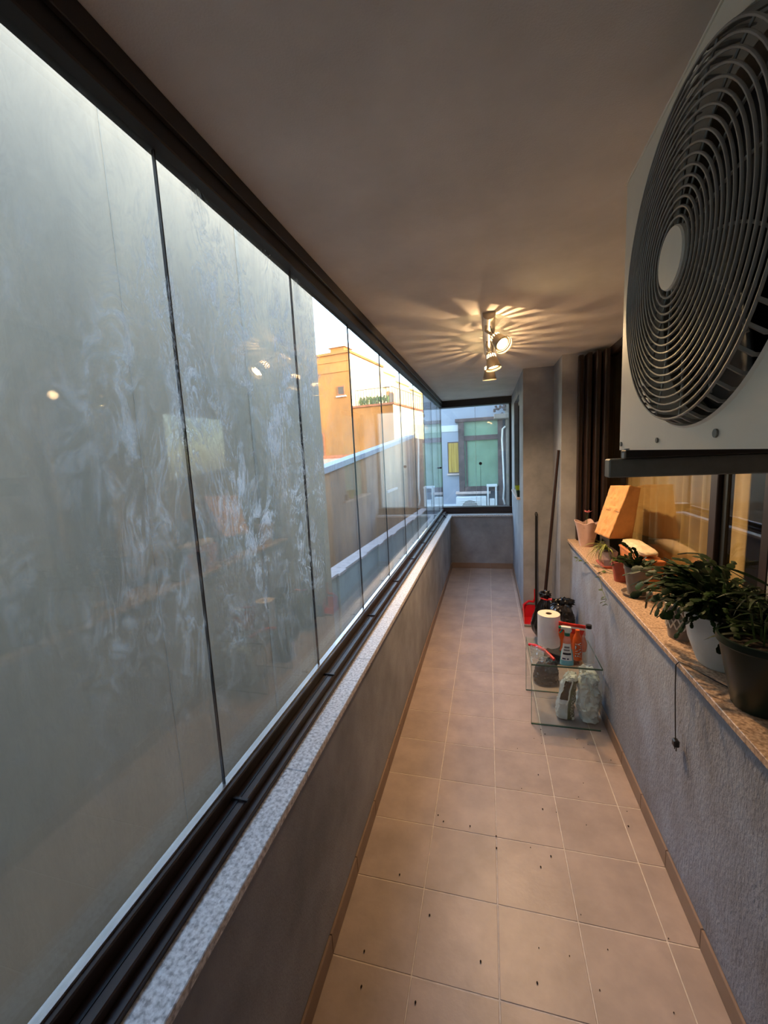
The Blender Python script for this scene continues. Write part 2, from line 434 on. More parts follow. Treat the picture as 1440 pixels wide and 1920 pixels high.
# skirting tiles (each piece its own)
def skirting(nm, label, pieces):
    r = root(nm, (0, 0, 0), label, 'skirting')
    for p in pieces: B().box(*p, 0.002).obj('skirting_tile', 'skirting_tile', r)
skirting('baseboard_left', 'brown tile skirting along the left parapet',
         [(XL, XL+0.010, a+0.001, b-0.001, 0.001, 0.085) for a, b in zip(ys[:-1], ys[1:])])
skirting('baseboard_right', 'brown tile skirting along the low right wall',
         [(XR-0.010, XR, a+0.001, min(b, YS)-0.001, 0.001, 0.085) for a, b in zip(ys[:-1], ys[1:]) if a < YS-0.05])
skirting('baseboard_far', 'brown tile skirting under the far parapet',
         [(a+0.001, b-0.001, YF-0.010, YF, 0.001, 0.085) for a, b in ((XL+0.01, -0.2865), (-0.2865, 0.0135), (0.0135, XP-0.01))])
skirting('baseboard_pier', 'grey brown skirting on the corridor side of the pier',
         [(XP-0.010, XP, a+0.001, b-0.001, 0.001, 0.085) for a, b in zip(ys[:-1], ys[1:]) if a > YP-0.1])

# right: low wall, pier, short return
struct(B().box(XR, 0.99, YB, YS, -0.15, 0.955).obj('wall_right', 'plaster_rough'), 'rough blue grey low wall under the plant sill', 'wall')
pier = B()
pier.box(XP, 0.64, YP, 5.0, -0.15, ZC)
pier.box(0.64, 1.25, YS, 5.0, -0.15, ZC)
pier.box(XP, 0.66, 5.0, 5.95, -0.15, 1.25).box(XP, 0.66, 5.0, 5.95, 2.45, ZC).box(XP, 0.66, 5.95, 6.86, -0.15, ZC)
struct(pier.obj('wall_pier', 'wall_paint'), 'grey painted pier narrowing the far end of the corridor', 'wall')
struct(B().box(0.99, 1.25, YB-0.1, 1.75, -0.15, ZC).obj('wall_right_pier', 'wall_paint'), 'wall pier that carries the outdoor unit brackets', 'wall')
struct(B().box(-0.86, 1.25, YB-0.25, YB, -0.15, ZC).obj('wall_back', 'wall_paint'), 'wall closing the balcony behind the viewer', 'wall')
struct(B().box(-0.80, 1.25, YB-0.25, 6.86, ZC, 2.84).obj('ceiling', 'ceiling_paint'), 'beige textured balcony ceiling', 'ceiling')
sl = root('trim_3', (0.85, 2, 0.955), 'polished pinkish granite window sill that carries the potted plants', 'sill')
for a, b in ((YB, 0.35), (0.35, 2.02), (2.02, YS)):
    B().box(0.700, 0.985, a+0.001, b-0.001, 0.956, 0.980, 0.002).obj('sill_slab', 'granite_pink', sl)

# ---------------------------------------------------------------- frameless glazing, long side
XG, ZG0, ZG1 = -0.728, 0.935, 2.532
g1 = root('window_1', (XG, 3, 0.852), 'frameless folding glass panels along the left side of the balcony', 'glazing')
rail = B().box(-0.746, -0.640, YB, 6.60, 0.852, 0.868, 0.002).box(-0.746, -0.662, YB, 6.60, 0.868, 0.892, 0.003).box(-0.746, -0.704, YB, 6.60, 0.892, 0.928, 0.003)
rail.obj('bottom_rail', 'frame_brown', g1)
B().box(-0.738, -0.718, YB, 6.60, 0.928, 0.934).obj('glass_channel', 'alu', g1)
B().box(-0.690, -0.684, YB, 6.60, 0.892, 0.894).obj('rail_groove', 'seal_black', g1)
beam = B().box(-0.746, -0.690, YB, 6.60, 2.532, ZC, 0.003).box(-0.690, -0.676, YB, 6.60, 2.575, ZC, 0.002)
beam.obj('top_rail', 'frame_dark', g1)
seams = [0.873+0.662*k for k in range(-2, 9)]
seams = [YB]+[s for s in seams if s > YB+.1]+[6.63]
for a, b in zip(seams[:-1], seams[1:]):
    p = B().box(XG-0.005, XG+0.005, a+0.002, b-0.002, ZG0, ZG1).obj('glass_panel', 'pane_smeared', g1)
    if b < 6.6:
        B().box(XG-0.003, XG+0.005, b-0.0016, b+0.0016, ZG0, ZG1).obj('edge_seal', 'seal_black', p)
        B().box(-0.703, -0.655, b-0.004, b+0.004, 0.892, 0.899, 0.001).obj('panel_clip', 'frame_dark', p)
B().tube([(-0.690, 6.28, 1.606), (-0.722, 6.28, 1.606)], 0.014, 12).obj('panel_knob', 'black_plastic', g1, 30)
B().box(-0.672, -0.64, 6.10, 6.16, 0.868, 0.90, 0.004).tube([(-0.65, 6.13, 0.868), (-0.63, 6.13, 0.85)], 0.008, 8).obj('rail_lock', 'black_plastic', g1)
# far end glazing
YG = 6.650
g2 = root('window_2', (-0.2, YG, 0.852), 'frameless glass panels above the far end parapet', 'glazing')
B().box(-0.735, XP-0.001, 6.545, 6.72, 0.852, 0.868, .002).box(-0.735, XP-0.001, 6.56, 6.72, 0.868, 0.955, 0.003).obj('bottom_rail', 'frame_brown', g2)
B().box(-0.735, XP-0.001, 6.545, 6.72, 2.525, ZC, 0.003).obj('top_rail', 'frame_dark', g2)
B().box(0.315, 0.349, 6.60, 6.70, 0.955, 2.525, 0.003).obj('side_jamb', 'frame_dark', g2)
for a, b in ((-0.722, -0.188), (-0.184, 0.315)):
    p = B().box(a+0.002, b-0.002, YG-0.005, YG+0.005, 0.955, 2.525).obj('glass_panel', 'pane_clear', g2)
    B().box(b-0.004, b, YG-0.006, YG+0.006, 0.955, 2.525).obj('edge_seal', 'ext_white' if b < 0 else 'seal_black', p)
B().box(-0.742, -0.722, YG-0.02, YG+0.02, 0.955, 2.525).obj('corner_profile', 'seal_black', g2)
B().tube([(-0.119, YG-0.03, 1.636), (-0.119, YG-0.006, 1.636)], 0.024, 20).obj('panel_knob', 'black_plastic', g2, 30)
B().tube([(-0.12, YG-0.012, 1.61), (-0.12, YG-0.012, 0.96)], 0.0022, 6).obj('pull_cord', 'black_plastic', g2)

# ---------------------------------------------------------------- right hand window, room behind, curtains
g3 = root('window_3', (0.985, 2.8, 0.98), 'dark brown window over the plant sill with beige curtains behind', 'window')
def frame_piece(*b): B().box(*b, 0.003).obj('window_frame', 'frame_brown', g3)
frame_piece(0.987, 1.05, 1.75, 3.99, 0.981, 1.03); frame_piece(0.987, 1.05, 1.75, 3.99, 2.56, ZC-0.001)
frame_piece(0.985, 1.05, 3.93, 3.99, 1.03, 2.56); frame_piece(0.985, 1.05, 2.115, 2.175, 1.03, 2.56)
frame_piece(0.987, 1.05, 1.752, 1.80, 1.03, 2.56)
B().box(1.005, 1.03, 2.075, 2.114, 1.03, 2.56).obj('sash_gap', 'seal_black', g3)
for a, b in ((1.80, 2.075), (2.175, 3.93)):
    B().box(1.012, 1.018, a, b, 1.03, 2.56).obj('pane', 'window_glass', g3)
# stacked dark shutter leaves at the far jamb
sh = thing('window_shutter', 'stack of folded dark brown shutter leaves beside the pier', 'shutter', (0.86, 3.9, 0.98))
for i, (x, yy) in enumerate(((0.782, 3.93), (0.835, 3.86), (0.890, 3.80), (0.945, 3.76))):
    lf = B().box(x-0.018, x+0.018, yy, 3.985, 0.985, ZC-0.03, 0.004).obj('shutter_leaf', 'frame_brown', sh)
    B().box(x-0.010, x-0.004, yy-0.005, yy, 1.02, ZC-0.08, 0.001).obj('groove_strip', 'frame_dark', lf)
# curtain folds
def curtain(nm, y0, y1, label, amp=0.022, wl=0.085, x=1.16):
    b = B()
    def f(u, v):
        yy = lerp(y0, y1, u); zz = lerp(0.35, 2.55, v)
        a = amp*(0.6+0.4*math.sin(yy*7.1+1))
        return Vector((x+a*math.sin(2*PI*yy/wl+0.5*math.sin(yy*11))+0.01*math.sin(3*yy), yy, zz))
    b.grid(f, int((y1-y0)/0.008), 4)
    return tag(b.obj(nm, 'curtain', None, 60, 0.002), label, 'curtain', 'curtains behind the window')
curtain('curtain', 1.76, 2.02, 'beige curtain behind the window pane nearest the viewer')
curtain('curtain', 2.22, 3.92, 'beige curtain hanging behind the window by the large plant', wl=0.12)
rm = B()
rm.box(1.25, 2.9, 1.55, 1.65, -0.15, ZC).box(1.25, 2.9, 4.2, 4.3, -0.15, ZC).box(2.8, 2.9, 1.65, 4.2, -0.15, ZC).box(1.06, 2.8, 1.65, 4.2, 2.60, 2.7).box(1.06, 2.8, 1.65, 4.2, -0.15, 0)
rm.box(1.06, 1.2, 1.76, 3.98, 0, 0.97)
struct(rm.obj('wall_room', 'room_wall'), 'beige walls of the room behind the window', 'wall')

# side opening with ledge in the pier, far end
g4 = root('window_4', (0.4, 5.5, 1.25), 'narrow side window opening with a pale stone ledge in the pier', 'window')
B().box(0.312, 0.50, 4.90, 6.00, 1.25, 1.275, 0.002).obj('ledge', 'coping_pink', g4)
B().box(0.40, 0.44, 5.002, 5.05, 1.276, 2.449).box(0.40, 0.44, 5.90, 5.948, 1.276, 2.449).box(0.40, 0.44, 5.05, 5.90, 2.40, 2.449).obj('window_frame', 'frame_dark', g4)
B().box(0.415, 0.421, 5.05, 5.90, 1.276, 2.40).obj('pane', 'green_glass', g4)
def cup(nm, c, r0, r1, h, m, label, inner=None):
    b = B().lathe([(0.001, 0), (r0, 0), (r1, h), (r1-0.004, h), (r0-0.004, 0.006), (0.001, 0.006)], 24)
    b.xf(Matrix.Translation(c)); return tag(b.obj(nm, m, None, 40), label, 'pot', 'pots on the side ledge')
cup('flowerpot', (0.365, 5.25, 1.2755), 0.030, 0.052, 0.11, 'cup_green', 'lime green flared pot on the side ledge')
cup('flowerpot', (0.345, 4.98, 1.2755), 0.024, 0.034, 0.075, 'pot_green', 'small dark pot beside the lime green one on the ledge')

# ================================================================ OUTDOOR AIR CONDITIONER on its brackets
AX0, AX1, AY0, AY1, AZ0, AZ1 = 0.346, 0.670, 0.330, 1.243, 1.806, 2.462
FC = (0.850, 2.131); FR = 0.287
ac = thing('air_conditioner_unit', 'beige outdoor air conditioning unit with large round fan grille', 'air conditioner', (0.5, 0.79, AZ0))
def ac_front():
    b = B(); n = 96; x = AX0
    outer, inn, inn2 = [], [], []
    for i in range(n):
        a = 2*PI*i/n; ca, sa = math.cos(a), math.sin(a)
        ts = []
        if ca > 1e-9: ts.append((AY1-FC[0])/ca)
        if ca < -1e-9: ts.append((AY0-FC[0])/ca)
        if sa > 1e-9: ts.append((AZ1-FC[1])/sa)
        if sa < -1e-9: ts.append((AZ0-FC[1])/sa)
        t = min(ts)
        outer.append((FC[0]+ca*t, FC[1]+sa*t)); inn.append((FC[0]+ca*FR, FC[1]+sa*FR))
    # snap the nearest rim samples to the panel corners
    for cy, cz in ((AY0, AZ0), (AY0, AZ1), (AY1, AZ0), (AY1, AZ1)):
        k = min(range(n), key=lambda i: (outer[i][0]-cy)**2+(outer[i][1]-cz)**2); outer[k] = (cy, cz)
    vo = [b.bm.verts.new((x, p[0], p[1])) for p in outer]; vi = [b.bm.verts.new((x, p[0], p[1])) for p in inn]
    vr = [b.bm.verts.new((x-0.004, FC[0]+(p[0]-FC[0])*0.985, FC[1]+(p[1]-FC[1])*0.985)) for p in inn]
    vd = [b.bm.verts.new((x+0.05, FC[0]+(p[0]-FC[0])*0.96, FC[1]+(p[1]-FC[1])*0.96)) for p in inn]
    for i in range(n):
        j = (i+1) % n
        b.bm.faces.new((vo[i], vo[j], vi[j], vi[i])); b.bm.faces.new((vi[i], vi[j], vr[j], vr[i])); b.bm.faces.new((vr[i], vr[j], vd[j], vd[i]))
    return b
ac_front().obj('front_panel', 'ac_case', ac, 25)
cs = B()
cs.box(AX0+0.001, AX1, AY1-0.004, AY1, AZ0, AZ1).box(AX0+0.001, AX1, AY0, AY0+0.004, AZ0, AZ1)
cs.box(AX0+0.001, AX1, AY0, AY1, AZ1-0.004, AZ1).box(AX0+0.001, AX1, AY0, AY1, AZ0, AZ0+0.004).box(AX1-0.004, AX1, AY0, AY1, AZ0, AZ1)
cs.obj('casing', 'ac_case', ac)
B().box(AX0-0.004, AX0+0.20, AY0, AY1+0.004, AZ1, AZ1+0.004, 0.001).obj('top_lid', 'ac_case', ac)
yz = Matrix(((0, 0, 1, 0), (1, 0, 0, 0), (0, 1, 0, 0), (0, 0, 0, 1)))   # local xy -> world yz, local z -> world x
def acp(b, nm, m, sm=30, par=None):
    b.xf(Matrix.Translation((0, FC[0], FC[1])) @ yz); return b.obj(nm, m, par or ac, sm)
b = B(); b.lathe([(0.001, 0.44), (0.285, 0.44)], 48); acp(b, 'fan_back_plate', 'ac_dark')
# fan inside
fan = B().lathe([(0.001, 0.385), (0.045, 0.39), (0.055, 0.43)], 24)
fan = acp(fan, 'fan_hub', 'ac_dark')
for k in range(3):
    b = B()
    def bl(u, v, k=k):
        r = lerp(0.05, 0.255, u); a = 2*PI*k/3+lerp(-0.1, 0.95, v)+0.25*u
        return Vector((r*math.cos(a), r*math.sin(a), 0.388+0.045*v))
    b.grid(bl, 8, 8); acp(b, 'fan_blade', 'ac_dark', 60).modifiers.new('thickness', 'SOLIDIFY').thickness = 0.004
# wire rings
for k in range(17):
    r = 0.0605+(0.2685-0.0605)*k/16; x = 0.309+0.010*(k/16)**2
    b = B(); n = 72
    b.tube([(r*math.cos(2*PI*i/n), r*math.sin(2*PI*i/n), x) for i in range(n)], 0.0023, 6, closed=True)
    acp(b, 'grille_ring', 'ac_grille', 60)
for k in range(16):
    a = 2*PI*k/16+0.1; b = B()
    b.tube([((0.048+0.221*t)*math.cos(a+0.22*t*t), (0.048+0.221*t)*math.sin(a+0.22*t*t), 0.3135+0.010*t*t) for t in [i/8 for i in range(9)]], 0.0022, 5)
    acp(b, 'grille_spoke', 'ac_grille', 60)
for k in range(56):
    a = 2*PI*k/56; b = B(); ca, sa = math.cos(a), math.sin(a); tw = 0.035
    c2, s2 = math.cos(a+tw), math.sin(a+tw)
    b.tube([(0.268*ca, 0.268*sa, 0.320), (0.276*c2, 0.276*s2, 0.340), (0.280*c2, 0.280*s2, 0.375)], [0.0030, 0.0036, 0.003], 4)
    acp(b, 'grille_fin', 'ac_grille')
b = B().lathe([(0.001, 0.3035), (0.0475, 0.3045), (0.0495, 0.3075), (0.0495, 0.315), (0.001, 0.315)], 40); acp(b, 'grille_hub', 'ac_case', 30)
for (yy, zz, r) in ((1.226, 1.822, 0.006), (0.985, 1.826, 0.0055), (0.755, 1.831, 0.007)):
    B().tube([(AX0-0.003, yy, zz), (AX0+0.001, yy, zz)], r, 10).obj('panel_screw', 'steel_grey', ac, 30)
# feet rails under the unit
for yy in (1.155, 0.44):
    B().box(0.330, 0.66, yy-0.02, yy+0.02, 1.786, 1.806, 0.002).obj('foot_rail', 'ac_dark', ac)
    B().tube([(0.338, yy, 1.786), (0.338, yy, 1.800)], 0.011, 6).tube([(0.338, yy, 1.80), (0.338, yy, 1.81)], 0.006, 6).obj('foot_bolt', 'zinc', ac)
br = thing('wall_bracket', 'grey steel bracket arms carrying the outdoor air conditioning unit', 'bracket', (0.99, 0.8, 1.74))
for yy in (1.180, 0.46):
    B().box(0.300, 0.989, yy-0.022, yy+0.022, 1.737, 1.785, 0.003).obj('arm', 'steel_grey', br)
B().box(0.978, 0.989, 0.40, 1.24, 1.66, 1.80, 0.002).obj('wall_plate', 'steel_grey', br)

# ================================================================ CEILING SPOT LAMP
lp = thing('ceiling_spotlight', 'nickel ceiling bar lamp with three lit slotted spot shades', 'lamp', (0.016, 3.05, ZC))
barb = B()
prof = [(-0.038, ZC-0.0005), (-0.036, ZC-0.02), (-0.024, ZC-0.036), (0.0, ZC-0.042), (0.024, ZC-0.036), (0.036, ZC-0.02), (0.038, ZC-0.0005)]
barb.prism([(0.016+p[0], p[1]) for p in prof], 'y', 2.60, 3.58)
barb.obj('mounting_bar', 'lamp_nickel', lp, 40)
def head(pivot, mouth, power, ptpower, spread):
    pv, mo = Vector(pivot), Vector(mouth); d = (mo-pv).normalized(); Lh = (mo-pv).length
    q = d.to_track_quat('-Z', 'Y').to_matrix().to_4x4(); M = Matrix.Translation(mo) @ q     # local -Z = beam; mouth at z=0
    n = 28
    shd = B(); pr = [(0.054, 0.0), (0.052, 0.012), (0.0485, 0.014), (0.040, 0.060), (0.036, 0.078), (0.030, 0.104), (0.026, 0.112), (0.012, 0.118)]
    rings = [[shd.bm.verts.new((r*math.cos(2*PI*i/n), r*math.sin(2*PI*i/n), z)) for i in range(n)] for r, z in pr]
    for k in range(len(pr)-1):
        for i in range(n):
            if k == 4 and i % 2 == 0: continue      # ventilation slots
            j = (i+1) % n; shd.bm.faces.new((rings[k][i], rings[k][j], rings[k+1][j], rings[k+1][i]))
    shd.xf(M); s = shd.obj('lamp_shade', 'lamp_nickel', lp, 35, 0.0014)
    bb = B().lathe([(0.001, 0.018), (0.030, 0.018), (0.033, 0.024), (0.033, 0.030)], 28); bb.xf(M); bb.obj('bulb', 'bulb', s, 40)
    rg = B().lathe([(0.034, 0.016), (0.040, 0.014), (0.046, 0.020), (0.034, 0.026)], 28); rg.xf(M); rg.obj('reflector_ring', 'lamp_nickel', s, 40)
    # arm from the bar to the neck
    nk = mo-d*0.118
    B().tube([pv+Vector((-0.012, 0, 0.03)), pv+Vector((-0.016, 0, 0.0)), nk+Vector((-0.010, 0, 0.01)), nk], 0.008, 8).obj('swivel_arm', 'lamp_nickel', lp, 40)
    B().tube([pv+Vector((0.012, 0, 0.026)), pv+Vector((0.022, -0.01, -0.01)), nk+Vector((0.010, 0, 0.006)), nk], 0.0025, 6).obj('lamp_wire', 'black_plastic', lp, 40)
    def light(kind, loc, e, nm):
        ld = bpy.data.lights.new(nm, kind); ld.energy = e; ld.color = (1.0, 0.63, 0.32)
        ob = bpy.data.objects.new(nm, ld); C.objects.link(ob); ob.parent = lp
        ob.location = loc-Vector(lp.location); ob.rotation_euler = d.to_track_quat('-Z', 'Y').to_euler(); return ld
    ld = light('SPOT', mo+d*0.004, power, 'spot_beam'); ld.spot_size = math.radians(spread); ld.spot_blend = 0.85; ld.shadow_soft_size = 0.03
    l2 = light('POINT', mo-d*0.080, ptpower, 'lamp_glow'); l2.shadow_soft_size = 0.0015
head((0.010, 2.735, 2.560), (0.099, 2.620, 2.434), 22, 1.15, 82)
head((0.014, 3.105, 2.560), (0.046, 3.080, 2.391), 22, 1.15, 118)
head((0.014, 3.450, 2.560), (0.018, 3.465, 2.382), 22, 1.15, 140)

# ================================================================ FLOOR THINGS
# dustpan with long handle
dp = thing('dustpan', 'red dustpan with grey rim and tall black handle leaning on the pier', 'dustpan', (0.42, 4.36, 0))
b = B(); b.prism([(4.250, 0.004), (4.46, 0.004), (4.46, 0.16), (4.445, 0.16), (4.43, 0.03), (4.252, 0.012)], 'x', 0.345, 0.485); b.obj('pan', 'red_plastic', dp)
for xx in (0.341, 0.483): B().prism([(4.25, 0.004), (4.46, 0.004), (4.46, 0.165), (4.40, 0.15), (4.30, 0.06)], 'x', xx, xx+0.006).obj('side_wall', 'red_plastic', dp)
B().box(0.340, 0.490, 4.238, 4.262, 0.002, 0.020, 0.003).obj('lip', 'pipe_grey', dp)
b = B(); b.tube([(0.345, 4.44, 0.10), (0.36, 4.44, 0.17), (0.40, 4.44, 0.205), (0.45, 4.44, 0.20), (0.468, 4.44, 0.24), (0.468, 4.445, 0.34)], 0.013, 8); b.obj('grip_arch', 'red_plastic', dp, 40)
b = B(); b.tube([(0.474, 4.42, 0.06), (0.474, 4.44, 0.6), (0.477, 4.462, 1.13)], [0.0105]*3, 10)
b.tube([(0.477+0.010*math.cos(t), 4.462, 1.145+0.022*math.sin(t)) for t in [i*2*PI/12 for i in range(12)]], 0.004, 6, closed=True); b.obj('handle', 'black_plastic', dp, 40)
# long dark broom
bm_ = thing('broom', 'dark wooden broom with a long handle leaning in the recess corner', 'broom', (0.54, 4.16, 0))
b = B(); b.tube([(0.520, 4.22, 0.13), (0.626, 4.06, 1.80)], [0.016, 0.013], 12); b.obj('handle', 'wood_dark', bm_, 40)
b = B(); b.box(0.44, 0.60, 4.195, 4.245, 0.10, 0.14, 0.006); b.obj('brush_block', 'wood_dark', bm_)
b = B(); b.prism([(0.445, 0.10), (0.595, 0.10), (0.61, 0.002), (0.43, 0.002)], 'y', 4.198, 4.242); b.obj('bristles', 'bristle', bm_)

def sack(c, rx, ry, h, seed, neck=0.22, crump=0.035, nu=48, nv=36):
    """bin bag: sagging belly, gathered neck; c is its base centre"""
    def f(d, p):
        t = (d.z+1)/2
        # radius profile over height
        prof_r = math.sin(min(1, (t+0.06)/0.5)*PI/2) if t < 0.44 else 1-(1-neck)*((t-0.44)/0.56)**1.25
        s = math.hypot(d.x, d.y); a = math.atan2(d.y, d.x)
        base = max(prof_r, 0.02)*(1 if s > 1e-5 else 0)
        q = Vector((math.cos(a)*2.2, math.sin(a)*2.2, t*3.0+seed*3.1))
        w = 1+noise.noise(q)*0.22+crump*3*abs(noise.noise(q*3.1))*1.0+crump*math.sin(a*9+seed+4*t)*(0.3+t)
        return Vector((math.cos(a)*rx*base*w, math.sin(a)*ry*base*w, h*t+0.02*noise.noise(q*2)*t))
    b = B(); b.ball(c, 1, 1, 1, nu, nv, f); return b
def crumple(q, seed, amp):
    """sharp creases: sum of ridged noise"""
    o = Vector((seed, seed*1.7, -seed))
    return amp*((0.35-abs(noise.noise(q*26+o)))*1.5+(0.35-abs(noise.noise(q*58+o)))*0.7+noise.noise(q*13+o)*1.1)
def plastic_bag(c, wx, wy, h, seed, lean=(0, 0), amp=0.02, top=0.5, nu=72, nv=56):
    """slack standing bag: squarish section, flat base, narrowing crumpled top"""
    def f(d, p):
        t = (d.z+1)/2; a = math.atan2(d.y, d.x); s_ = math.hypot(d.x, d.y)
        if s_ < 1e-5: return Vector((lean[0]*t, lean[1]*t, h*t*0.97))
        ca, sa = math.cos(a), math.sin(a); k = (abs(ca)**3.2+abs(sa)**3.2)**(-1/3.2)
        pr = min(1.0, (t/0.07)**0.6) if t < 0.07 else 1-(1-top)*((t-0.07)/0.93)**1.4
        if t > 0.93: pr *= 0.9-4*(t-0.93)
        q = Vector((ca*k*wx, sa*k*wy, h*t))
        w = crumple(q, seed, amp)*(0.35+min(1, t*4)*0.65)
        return Vector((ca*k*(wx*pr+w)+lean[0]*t*t, sa*k*(wy*pr+w)+lean[1]*t*t, max(0.001, h*t+(0.5*crumple(q, seed+5, amp) if t > 0.12 else 0))))
    b = B(); b.ball(c, 1, 1, 1, nu, nv, f); return b, f
gb = thing('garbage_bag', 'black garbage bag tied with red tape in front of the broom', 'garbage bag', (0.50, 3.88, 0), 'garbage bags on the floor')
sack((0.495, 3.88, 0.002), 0.118, 0.13, 0.44, 1.3, 0.22).obj('bag_body', 'bin_bag', gb, 50)
b = B(); b.ball((0.495, 3.88, 0.475), 0.050, 0.04, 0.038, 20, 14, lambda d, p: p*(1+0.5*noise.noise(d*3))); b.obj('bag_knot', 'bin_bag', gb, 50)
b = B(); b.tube([(0.495+0.034*math.cos(a), 3.88+0.034*math.sin(a), 0.440+0.006*math.sin(2*a)) for a in [i*2*PI/14 for i in range(14)]], 0.008, 6, closed=True)
b.tube([(0.52, 3.85, 0.445), (0.56, 3.83, 0.45), (0.585, 3.84, 0.435)], [0.010, 0.013, 0.006], 6); b.obj('tie_tape', 'red_plastic', gb, 40)
gb2 = thing('garbage_bag', 'larger dark brown garbage bag leaning against the low right wall', 'garbage bag', (0.63, 3.72, 0), 'garbage bags on the floor')
b, _f = plastic_bag(Vector((0.598, 3.59, 0.001)), 0.116, 0.115, 0.49, 4.7, (-0.005, 0.03), 0.016, 0.66); b.obj('bag_body', 'bin_bag_brown', gb2, 35)
b = B(); b.ball((0.605, 3.62, 0.505), 0.085, 0.05, 0.035, 26, 14, lambda d, p: p*(1+0.6*noise.noise(d*4)+0.15*math.sin(9*math.atan2(d.y, d.x)))); b.obj('bag_roll', 'bin_bag', gb2, 50)
b, _f = plastic_bag(Vector((0.415, 3.205, 0.001)), 0.088, 0.085, 0.185, 8.2, (0.02, 0.0), 0.016, 0.55)
tag(b.obj('garbage_bag', 'bin_bag', None, 50), 'small black bag seen through the glass table', 'garbage bag', 'garbage bags on the floor')

# glass side table: bent sheet with two legs
gt = thing('glass_table', 'low bent glass side table beside the low right wall', 'table', (0.47, 2.85, 0))
B().box(0.258, 0.680, 2.650, 3.060, 0.419, 0.429).obj('table_top', 'table_glass', gt)
for yy in (2.650, 3.050):
    lg = B().box(0.258, 0.680, yy, yy+0.010, 0.004, 0.419).obj('leg_panel', 'table_glass', gt)
    B().box(0.258, 0.680, yy, yy+0.010, 0.0, 0.004).obj('bottom_edge', 'glass_edge', lg)
    B().box(0.2555, 0.258, yy, yy+0.010, 0.0, 0.429).obj('side_edge', 'glass_edge', lg)
B().box(0.258, 0.680, 2.647, 2.650, 0.419, 0.429).obj('top_edge', 'glass_edge', gt)
B().box(0.2555, 0.258, 2.660, 3.050, 0.419, 0.429).obj('top_edge', 'glass_edge', gt)
B().box(0.680, 0.6825, 2.650, 3.060, 0.419, 0.429).obj('top_edge', 'glass_edge', gt)
ZT = 0.4295
# paper roll
pr_ = thing('paper_roll', 'large white paper towel roll on the glass table', 'paper roll', (0.402, 2.955, ZT))
B().lathe([(0.020, 0.0), (0.074, 0.0), (0.075, 0.003), (0.075, 0.229)], 40, (0.402, 2.955, ZT)).obj('paper_body', 'paper_white', pr_, 40)
B().lathe([(0.0745, 0.2292), (0.074, 0.230), (0.021, 0.230)], 40, (0.402, 2.955, ZT)).obj('paper_end', 'paper_end', pr_, 30)
B().lathe([(0.0205, 0.231), (0.0205, 0.0), (0.019, 0.0), (0.019, 0.231), (0.0205, 0.231)], 24, (0.402, 2.955, ZT)).obj('core_tube', 'card', pr_, 30)
# hand brush
hb = thing('hand_brush', 'hand brush with bright red handle on the glass table', 'brush', (0.36, 2.74, ZT))
b = B(); b.tube([(0.262, 2.86, ZT+0.033), (0.30, 2.82, ZT+0.045), (0.352, 2.77, ZT+0.040), (0.375, 2.74, ZT+0.028), (0.402, 2.695, ZT+0.018)], [0.011, 0.012, 0.012, 0.012, 0.010], 10); b.obj('handle', 'red_plastic', hb, 40)
b = B(); b.box(-0.060, 0.060, -0.028, 0.028, 0, 0.028, 0.004); b.xf(Matrix.Translation((0.412, 2.765, ZT+0.010)) @ Matrix.Rotation(-0.55, 4, 'Z')); b.obj('brush_head', 'bristle', hb)
b = B(); b.box(-0.058, 0.058, -0.030, 0.030, 0, 0.011); b.xf(Matrix.Translation((0.412, 2.765, ZT)) @ Matrix.Rotation(-0.55, 4, 'Z')); b.obj('bristles', 'bristle', hb)
# crumpled clear wrap
b = B(); b.ball((0.315, 2.755, ZT+0.028), 0.050, 0.075, 0.028, 32, 20, lambda d, p: p*(1+0.55*noise.noise(d*2.6+Vector((3, 1, 2)))+0.35*abs(noise.noise(d*7))) if d.z > -0.4 else Vector((p.x, p.y, -0.0275)))
tag(b.obj('plastic_wrap', 'wrap_clear', None, 20), 'crumpled clear plastic wrap under the red brush handle', 'plastic wrap')
# spray bottle
sp = thing('spray_bottle', 'clear spray bottle of pale blue cleaner with green trigger head', 'bottle', (0.476, 2.682, ZT))
cx, cy = 0.476, 2.682
def oval(b, prof, c, kx, ky, n=28):
    c = Vector(c); b2 = B().lathe(prof, n); b2.xf(Matrix.Translation(c) @ Matrix.Diagonal((kx, ky, 1, 1)))
    return b2
oval(None, [(0.001, 0), (0.040, 0), (0.042, 0.006), (0.036, 0.07), (0.032, 0.10)], (cx, cy, ZT), 1, 0.6).obj('bottle_body', 'teal_liquid', sp, 40)
oval(None, [(0.032, 0.10), (0.024, 0.15), (0.017, 0.185), (0.015, 0.20)], (cx, cy, ZT), 1, 0.6).obj('bottle_neck', 'bottle_clear', sp, 40)
B().lathe([(0.017, 0), (0.017, 0.020), (0.001, 0.020)], 20, (cx, cy, ZT+0.196)).lathe([(0.001, 0), (0.017, 0)], 20, (cx, cy, ZT+0.196)).obj('collar', 'teal_dark', sp, 40)
b = B(); b.prism([(cx-0.012, ZT+0.214), (cx+0.014, ZT+0.214), (cx+0.026, ZT+0.232), (cx+0.022, ZT+0.252), (cx-0.036, ZT+0.256), (cx-0.040, ZT+0.242), (cx-0.018, ZT+0.238)], 'y', cy-0.012, cy+0.012); b.obj('spray_head', 'spray_white', sp)
b = B(); b.prism([(cx-0.040, ZT+0.240), (cx-0.052, ZT+0.243), (cx-0.052, ZT+0.255), (cx-0.038, ZT+0.257)], 'y', cy-0.008, cy+0.008); b.obj('nozzle', 'teal_dark', sp)
b = B(); b.tube([(cx-0.026, cy, ZT+0.240), (cx-0.034, cy, ZT+0.222), (cx-0.046, cy, ZT+0.208)], [0.006, 0.005, 0.004], 6); b.obj('trigger', 'teal_dark', sp, 40)
lbl = B()
